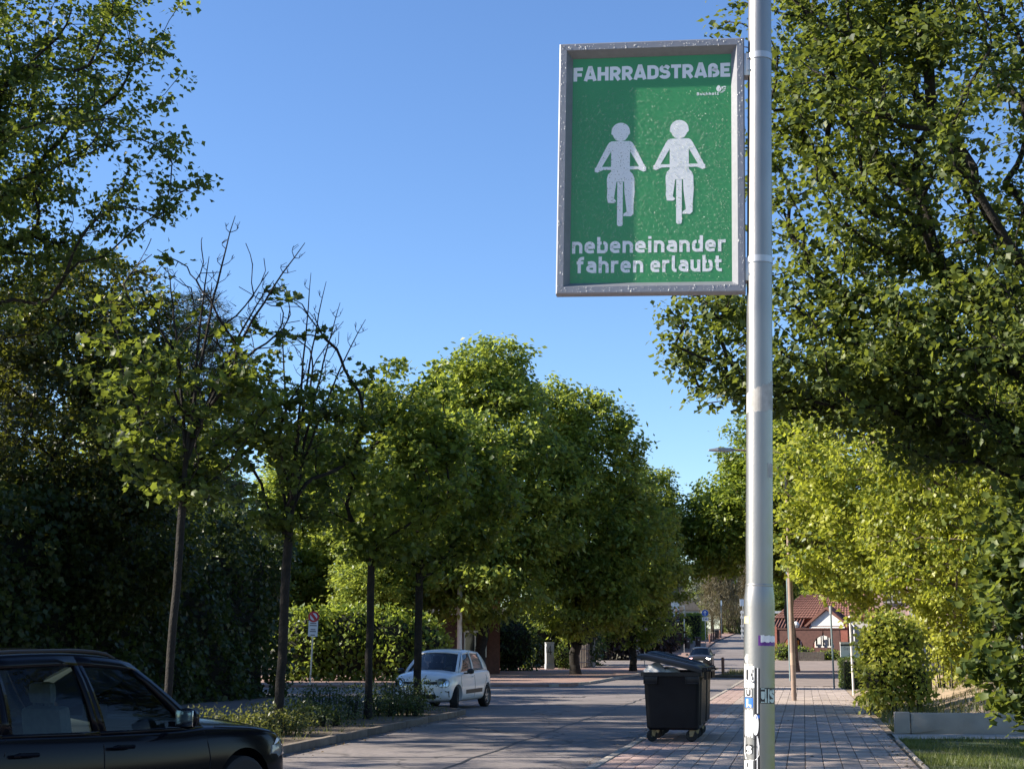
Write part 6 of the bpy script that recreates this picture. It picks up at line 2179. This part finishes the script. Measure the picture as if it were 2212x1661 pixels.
# big maple overhanging from the right
make_tree('overhanging_maple', (10.4, 21.8, 0), 'large maple overhanging the pavement from the right with dark low branches',
          trunk_line(4.2, .08, 8, (-.5, 0), 15), [(-1.4, 0, 9.8, 5.2, 4.4, 4.0), (-5.3, 0, 6.2, 3.0, 2.2, 1.2), (-6.0, 0, 6.0, 2.2, 1.8, 1.1), (-2.2, -.3, 5.9, 4.0, 3.2, 1.5), (-5.2, .2, 11.6, 2.0, 2.0, 2.0), (-5.2, 0, 9.0, 1.7, 2.0, 2.4), (-1.8, -.3, 5.2, 4.2, 3.2, 1.2)],
          1750, 'leaf_maple_right', 'hand', .102, 35, .165, svar=.45, r_trunk=.36, r_tip=.010, seed=71, step=.35, shell=.5, apen=.4)
make_tree('low_maple_shrub', (8.4, 20.6, 0), 'dark low maple growth at the right picture edge above the lawn',
          trunk_line(.7, .03, 4, (-.1, 0), 16), [(-.8, 0, 1.7, 1.3, 1.1, 1.5), (-.5, 0, 3.2, 1.5, 1.1, 1.3)], 330, 'leaf_maple_right', 'maple', .125, 20, .15, r_trunk=.06, seed=72, step=.25, cat='shrub')
# bush on the bank
make_bush('leafy_bush', (8.95, 35.6, .08), 'upright bright leafy bush at the edge of the slabs beside the low wall', [(-.3, 0, .9, .55, .7, .95), (.2, 0, 1.35, .55, .7, .9), (-.1, 0, 2.0, .48, .5, .5), (.6, 0, .75, .42, .5, .75), (-.45, .1, 1.6, .33, .4, .6), (.5, 0, 1.75, .3, .4, .45)], 7500, 'leaf_bush', 'hand', .10, 42, thick=.7, rough=.34, stems=14, core_s=.55)
make_bush('low_yellow_shrub', (11.6, 39.5, .6), 'low yellow-green growth on the bank right of the upright bush', [(0, 0, 1.0, 1.1, .9, 1.2), (1.0, .3, 1.4, .9, .8, 1.1), (-.5, .2, 1.9, .7, .7, .7)], 5200, 'leaf_bush', 'hand', .11, 48, thick=.8, rough=.35, stems=10, core=False)
make_bush('kiosk_shrub', (22.9, 123.6, gz(123.6)), 'low green plants before the arched kiosk wall', [(-.6, 0, .7, .9, .6, .7), (.9, 0, .6, 1.0, .6, .6), (3.2, .3, .45, 1.0, .6, .5)], 1500, 'leaf_bright', 'oval', .2, 49)
make_hedge_block('clipped_hedge', (13.75, 59.0, .05), R(-9), 'small clipped box hedge under the white board', (1.75, 2.4, 1.12), 5200, 'leaf_box', 5, leaf_size=.07, rough=.02)

# dark hedge, copper bush and gardens on the left
make_bush('dark_hedge_bush', (-.6, 98.0, .1), 'dark rounded evergreen hedge right of the white car', [(-1.6, 0, 1.7, 1.9, 1.5, 2.3), (.6, 0, 1.6, 1.9, 1.4, 2.1)], 5200, 'leaf_hedge', 'oval', .26, 43)
make_bush('under_tree_shrub', (2.6, 112.0, .1), 'dark shrubs filling the space under the street trees behind the gate', [(-4.5, 0, 2.0, 2.4, 1.6, 2.6), (-1.2, .3, 2.2, 2.4, 1.6, 2.8), (2.0, .5, 2.1, 2.2, 1.5, 2.7)], 5200, 'leaf_hedge', 'oval', .3, 47)
make_hedge_block('dark_back_hedge', (-4.0, 116.0, .05), 0.02, 'tall dark hedge behind the brick house and the number pillar', (22, 2.0, 5.5), 4200, 'leaf_hedge', 10, leaf_size=.36, rough=.3, top_wave=.4)
make_bush('copper_bush', (9.2, 127.0, gz(127)), 'dark copper-leaved bushes behind the gate and the round sign', [(-3.2, 0, 2.0, 2.6, 1.8, 2.6), (0, .3, 2.8, 3.0, 2.0, 3.3), (2.8, .4, 2.4, 2.4, 1.8, 2.8)], 7500, 'leaf_copper', 'oval', .34, 44)
make_bush('gate_shrub', (3.5, 104.6, .1), 'small yellow-green shrub between the number pillar and the gate', [(0, 0, .9, .55, .5, .8), (.2, 0, .4, .5, .5, .5)], 900, 'leaf_bright', 'oval', .15, 45)
make_bush('pillar_shrub', (.9, 104.0, .1), 'loose sunlit shrub left of the number pillar', [(0, 0, 1.8, .8, .8, 1.9)], 1500, 'leaf_bright', 'oval', .2, 46, core=False, stems=5)
make_hedge_block('ivy_hedge', (16.4, 150.0, gz(150) + .6), math.atan2(1, SL), 'ivy hedge on the garden wall left of the edge-on sign', (22, 1.2, 1.5), 3600, 'leaf_box', 6, leaf_size=.28, rough=.12, top_wave=.15)
make_hedge_block('far_clipped_hedge', (20.9, 172.0, gz(172)), math.atan2(1, SL), 'pale clipped hedge behind the bollards', (9, 2.2, 2.9), 4000, 'leaf_bright', 7, leaf_size=.22, rough=.06)
make_hedge_block('dark_garden_hedge', (18.4, 182.0, gz(182)), 0.1, 'dark straight hedge between the edge-on sign and the pale hedge', (6, 2.0, 2.9), 2600, 'leaf_hedge', 8, leaf_size=.24, rough=.08)
make_hedge_block('street_end_hedge', (33.5, 226.0, gz(226)), math.atan2(1, SL), 'hedge along the left pavement near the street end', (26, 2.0, 2.6), 3800, 'leaf_box', 9, leaf_size=.32, rough=.2, top_wave=.3)
# far trees
more(R1, (14.6, 152.0, gz(152)), 1.0, (.42, .42, .60), 'bright green small tree above the white house', 'far trees up the street')
def conifer(name, loc, label, h, r, leaf, seed, n=300):
    rng = np.random.default_rng(seed)
    root = thing(name, loc, 0, label, 'tree', 'far trees up the street')
    MB().tube([(0, 0, -.2), (0, 0, h)], [.28, .03], 8).build('trunk', 'bark', root)
    z = h * (.10 + .9 * rng.random(n) ** .8)
    rr = r * (1 - z / h) ** .75 * (.35 + .65 * rng.random(n))
    a = rng.random(n) * 6.283
    C = np.stack([rr * np.cos(a), rr * np.sin(a), z - .15 * rr], 1)
    link('crown', foliage(rng, name, C, 26, .42, .75, 'needle', (0, 0, h * .5), droop=.9, flat=1.0, sz=.9), leaf, root)
    return root
cg = conifer('grey_conifer', (31.5, 236, gz(236)), 'greyish conifer above the white house at the street end', 20, 5.0, 'needle_grey', 81, 520)
cb = conifer('brown_conifer', (29.6, 212, gz(212)), 'brownish drooping conifer behind the blue arrow sign', 13, 4.2, 'needle_brown', 82, 520)
for src, loc, s, lb in [(cb, (34.6, 216), .95, 'second brownish conifer right of the blue arrow sign'), (cg, (24.5, 246), 1.05, 'greyish conifer behind the bright green far tree')]:
    more(src, (*loc, gz(loc[1])), 1.0, (s, s, s), lb, 'far trees up the street')
for i, (x, y, s, src) in enumerate([(40, 285, 1.1, C1), (50, 280, 1.0, C2), (60, 292, 1.2, C1), (30, 290, 1.0, C2), (18, 275, 1.1, C1), (70, 270, 1.1, C2), (6, 250, 1.0, C1), (-8, 220, 1.0, C2)]):
    more(src, (x, y, gz(y)), i * 1.3, (s * 1.2, s * 1.2, s * .85), '%s dark tree of the belt closing the street end, counted from the %s' % (['fifth', 'sixth', 'seventh', 'fourth', 'third', 'eighth', 'second', 'first'][i], 'left'), 'tree belt at the street end')

# low shrubs and weeds in the island
for i, (y, dx, w, h, lb, lf_) in enumerate([(25.6, -1.4, .75, .5, 'yellowish low shrub in the island behind the bonnet of the black car', 'weed'),
                                        (27.4, -1.2, .65, .48, 'low green shrub in the island left of the thickest trunk', 'weed'),
                                        (30.4, -1.6, .9, .5, 'low twiggy shrub in the island right of the thickest trunk', 'leaf_hedge'),
                                        (33.0, -1.9, .8, .85, 'taller twiggy shrub in the island before the lane', 'leaf_hedge'),
                                        (36.4, -1.35, .95, .95, 'dense twiggy shrub in the island before the bumper of the white car', 'leaf_hedge'),
                                        (34.8, -.9, .7, .5, 'low twiggy shrub near the island kerb before the white car', 'leaf_hedge')]):
    make_bush('low_shrub', (x_island(y) + dx, y, .1), lb, [(-w * .35, 0, h * .5, w * .8, .65, h * .6), (w * .45, .1, h * .42, w * .7, .6, h * .5)], 2000, lf_, 'oval', .065, 90 + i, core=False, thick=.85, stems=26, rough=.2, group='low shrubs in the island')

# grass, weeds and litter
def blades(name, pts, size, leaf, seed, kindlabel, cat, hz=None):
    rng = np.random.default_rng(seed)
    P = np.array(pts)
    n = len(P)
    tip = rng.normal(0, .35, (n, 3)); tip[:, 2] = 1
    nrm = rng.normal(0, 1, (n, 3)); nrm[:, 2] = 0.1
    o = link(name, leaf_mesh(name, P, tip, nrm, size * (.4 + .9 * rng.random(n)), 'blade'), leaf)
    tag(o, kindlabel, cat, None, 'stuff')
    return o
rng = np.random.default_rng(3)
pts = []
while len(pts) < 26000:
    y = 19 + 8.2 * rng.random(); x = x_walk(y) + .08 + 5.5 * rng.random() ** 1.2
    if math.sin(x * 2.1 + 1) * math.cos(y * 1.7) + .6 * math.sin(x * 4.7 + y * 3.1) > rng.random() * 1.6 - .9:
        pts.append((x, y, .03))
blades('grass', pts, .085, 'grass_blade', 1, 'short patchy grass of the lawn beside the pavement', 'grass')
pts = []
for i in range(5200):
    y = 29.2 + 18 * rng.random(); x = x_walk(y) + .1 + rng.random() ** 1.6 * 7
    if math.sin(x * 1.3 + 2) * math.cos(y * .8) + .7 * math.sin(x * 2.9 + y) > .15 or (abs(x - 9) < 1.2 and abs(y - 35.6) < 3):
        pts.append((x, y, bank_h(x, y) + .04))
blades('bank_grass', pts, .26, 'weed', 2, 'tufts of long grass on the dirt bank and under the bush', 'grass')
pts = []
for i in range(2600):
    y = 19 + 19 * rng.random(); x = x_island(y) - .1 - 2.6 * rng.random()
    if math.sin(x * 3 + y * 2.2) + math.sin(y * 5.1) > .5:
        pts.append((x, y, .09))
blades('island_weeds', pts, .16, 'weed', 4, 'thin weeds in the soil of the planted island', 'weeds')
pts = [(x_right(80) - 1.5 + 1.5 * rng.random() + (y - 80) * SL, y, .12) for y in 80.5 + 11 * rng.random(500)]
blades('narrowing_weeds', pts, .28, 'weed', 5, 'weeds on the soil of the road narrowing', 'weeds')

# fallen leaves and bits along the kerbs, on the slabs and on the road
def litter(name, pts, size, material, seed, label):
    rng = np.random.default_rng(seed)
    P = np.array(pts)
    n = len(P)
    tip = rng.normal(0, 1, (n, 3)); tip[:, 2] = rng.normal(0, .12, n)
    nrm = rng.normal(0, .25, (n, 3)); nrm[:, 2] = 1
    o = link(name, leaf_mesh(name, P, tip, nrm, size * (.5 + rng.random(n)), 'oval'), material)
    tag(o, label, 'litter', None, 'stuff')
leafmat('dry_leaf', (0.10, 0.06, 0.03), (0.30, 0.22, 0.10), (0.2, 0.14, 0.05), .2)
rng = np.random.default_rng(77)
pts = []
for i in range(420):
    y = 19 + 30 * rng.random()
    pts.append((x_right(y) - abs(rng.normal(0, .22)) - .01, y, .012))
for i in range(260):
    y = 19 + 30 * rng.random()
    pts.append((x_right(y) + .15 + 4.3 * rng.random(), y, .070))
for i in range(420):
    y = 19 + 27 * rng.random()
    pts.append((x_walk(y) - abs(rng.normal(0, .25)), y, .070))
for i in range(420):
    y = 19 + 18.5 * rng.random()
    pts.append((x_island(y) + .14 + abs(rng.normal(0, .2)), y, .012))
for i in range(500):
    y = 19 + 18.5 * rng.random()
    pts.append((x_island(y) - .1 - 2.6 * rng.random(), y, .106))
litter('fallen_leaves', pts, .055, 'dry_leaf', 8, 'dry leaves and bits scattered along the kerbs and slabs')
# tar seams sealed along the lane
seam = thing('tar_seam', (0, 0, 0)); seam['kind'] = 'structure'
mat('tar', (0.03, 0.03, 0.032), .6)
for (xa_, ya_), (xb_, yb_), w_ in [((-1.2, 20), (2.6, 40), .03), ((2.6, 40), (5.9, 58), .03), ((.2, 43), (3.6, 45.2), .03), ((2.0, 50.3), (6.9, 59), .025)]:
    r_ = random.Random(int(ya_))
    a_, b_ = Vector((xa_, ya_, .004)), Vector((xb_, yb_, .004))
    n_ = 26
    sd_ = Vector((b_.y - a_.y, a_.x - b_.x, 0)).normalized()
    L_ = [a_.lerp(b_, i / n_) + sd_ * r_.uniform(-.05, .05) for i in range(n_ + 1)]
    V_ = [p + sd_ * w_ * s for p in L_ for s in (-1, 1)]
    MB().add(V_, [(2 * i, 2 * i + 1, 2 * i + 3, 2 * i + 2) for i in range(n_)]).build('seam', 'tar', seam)
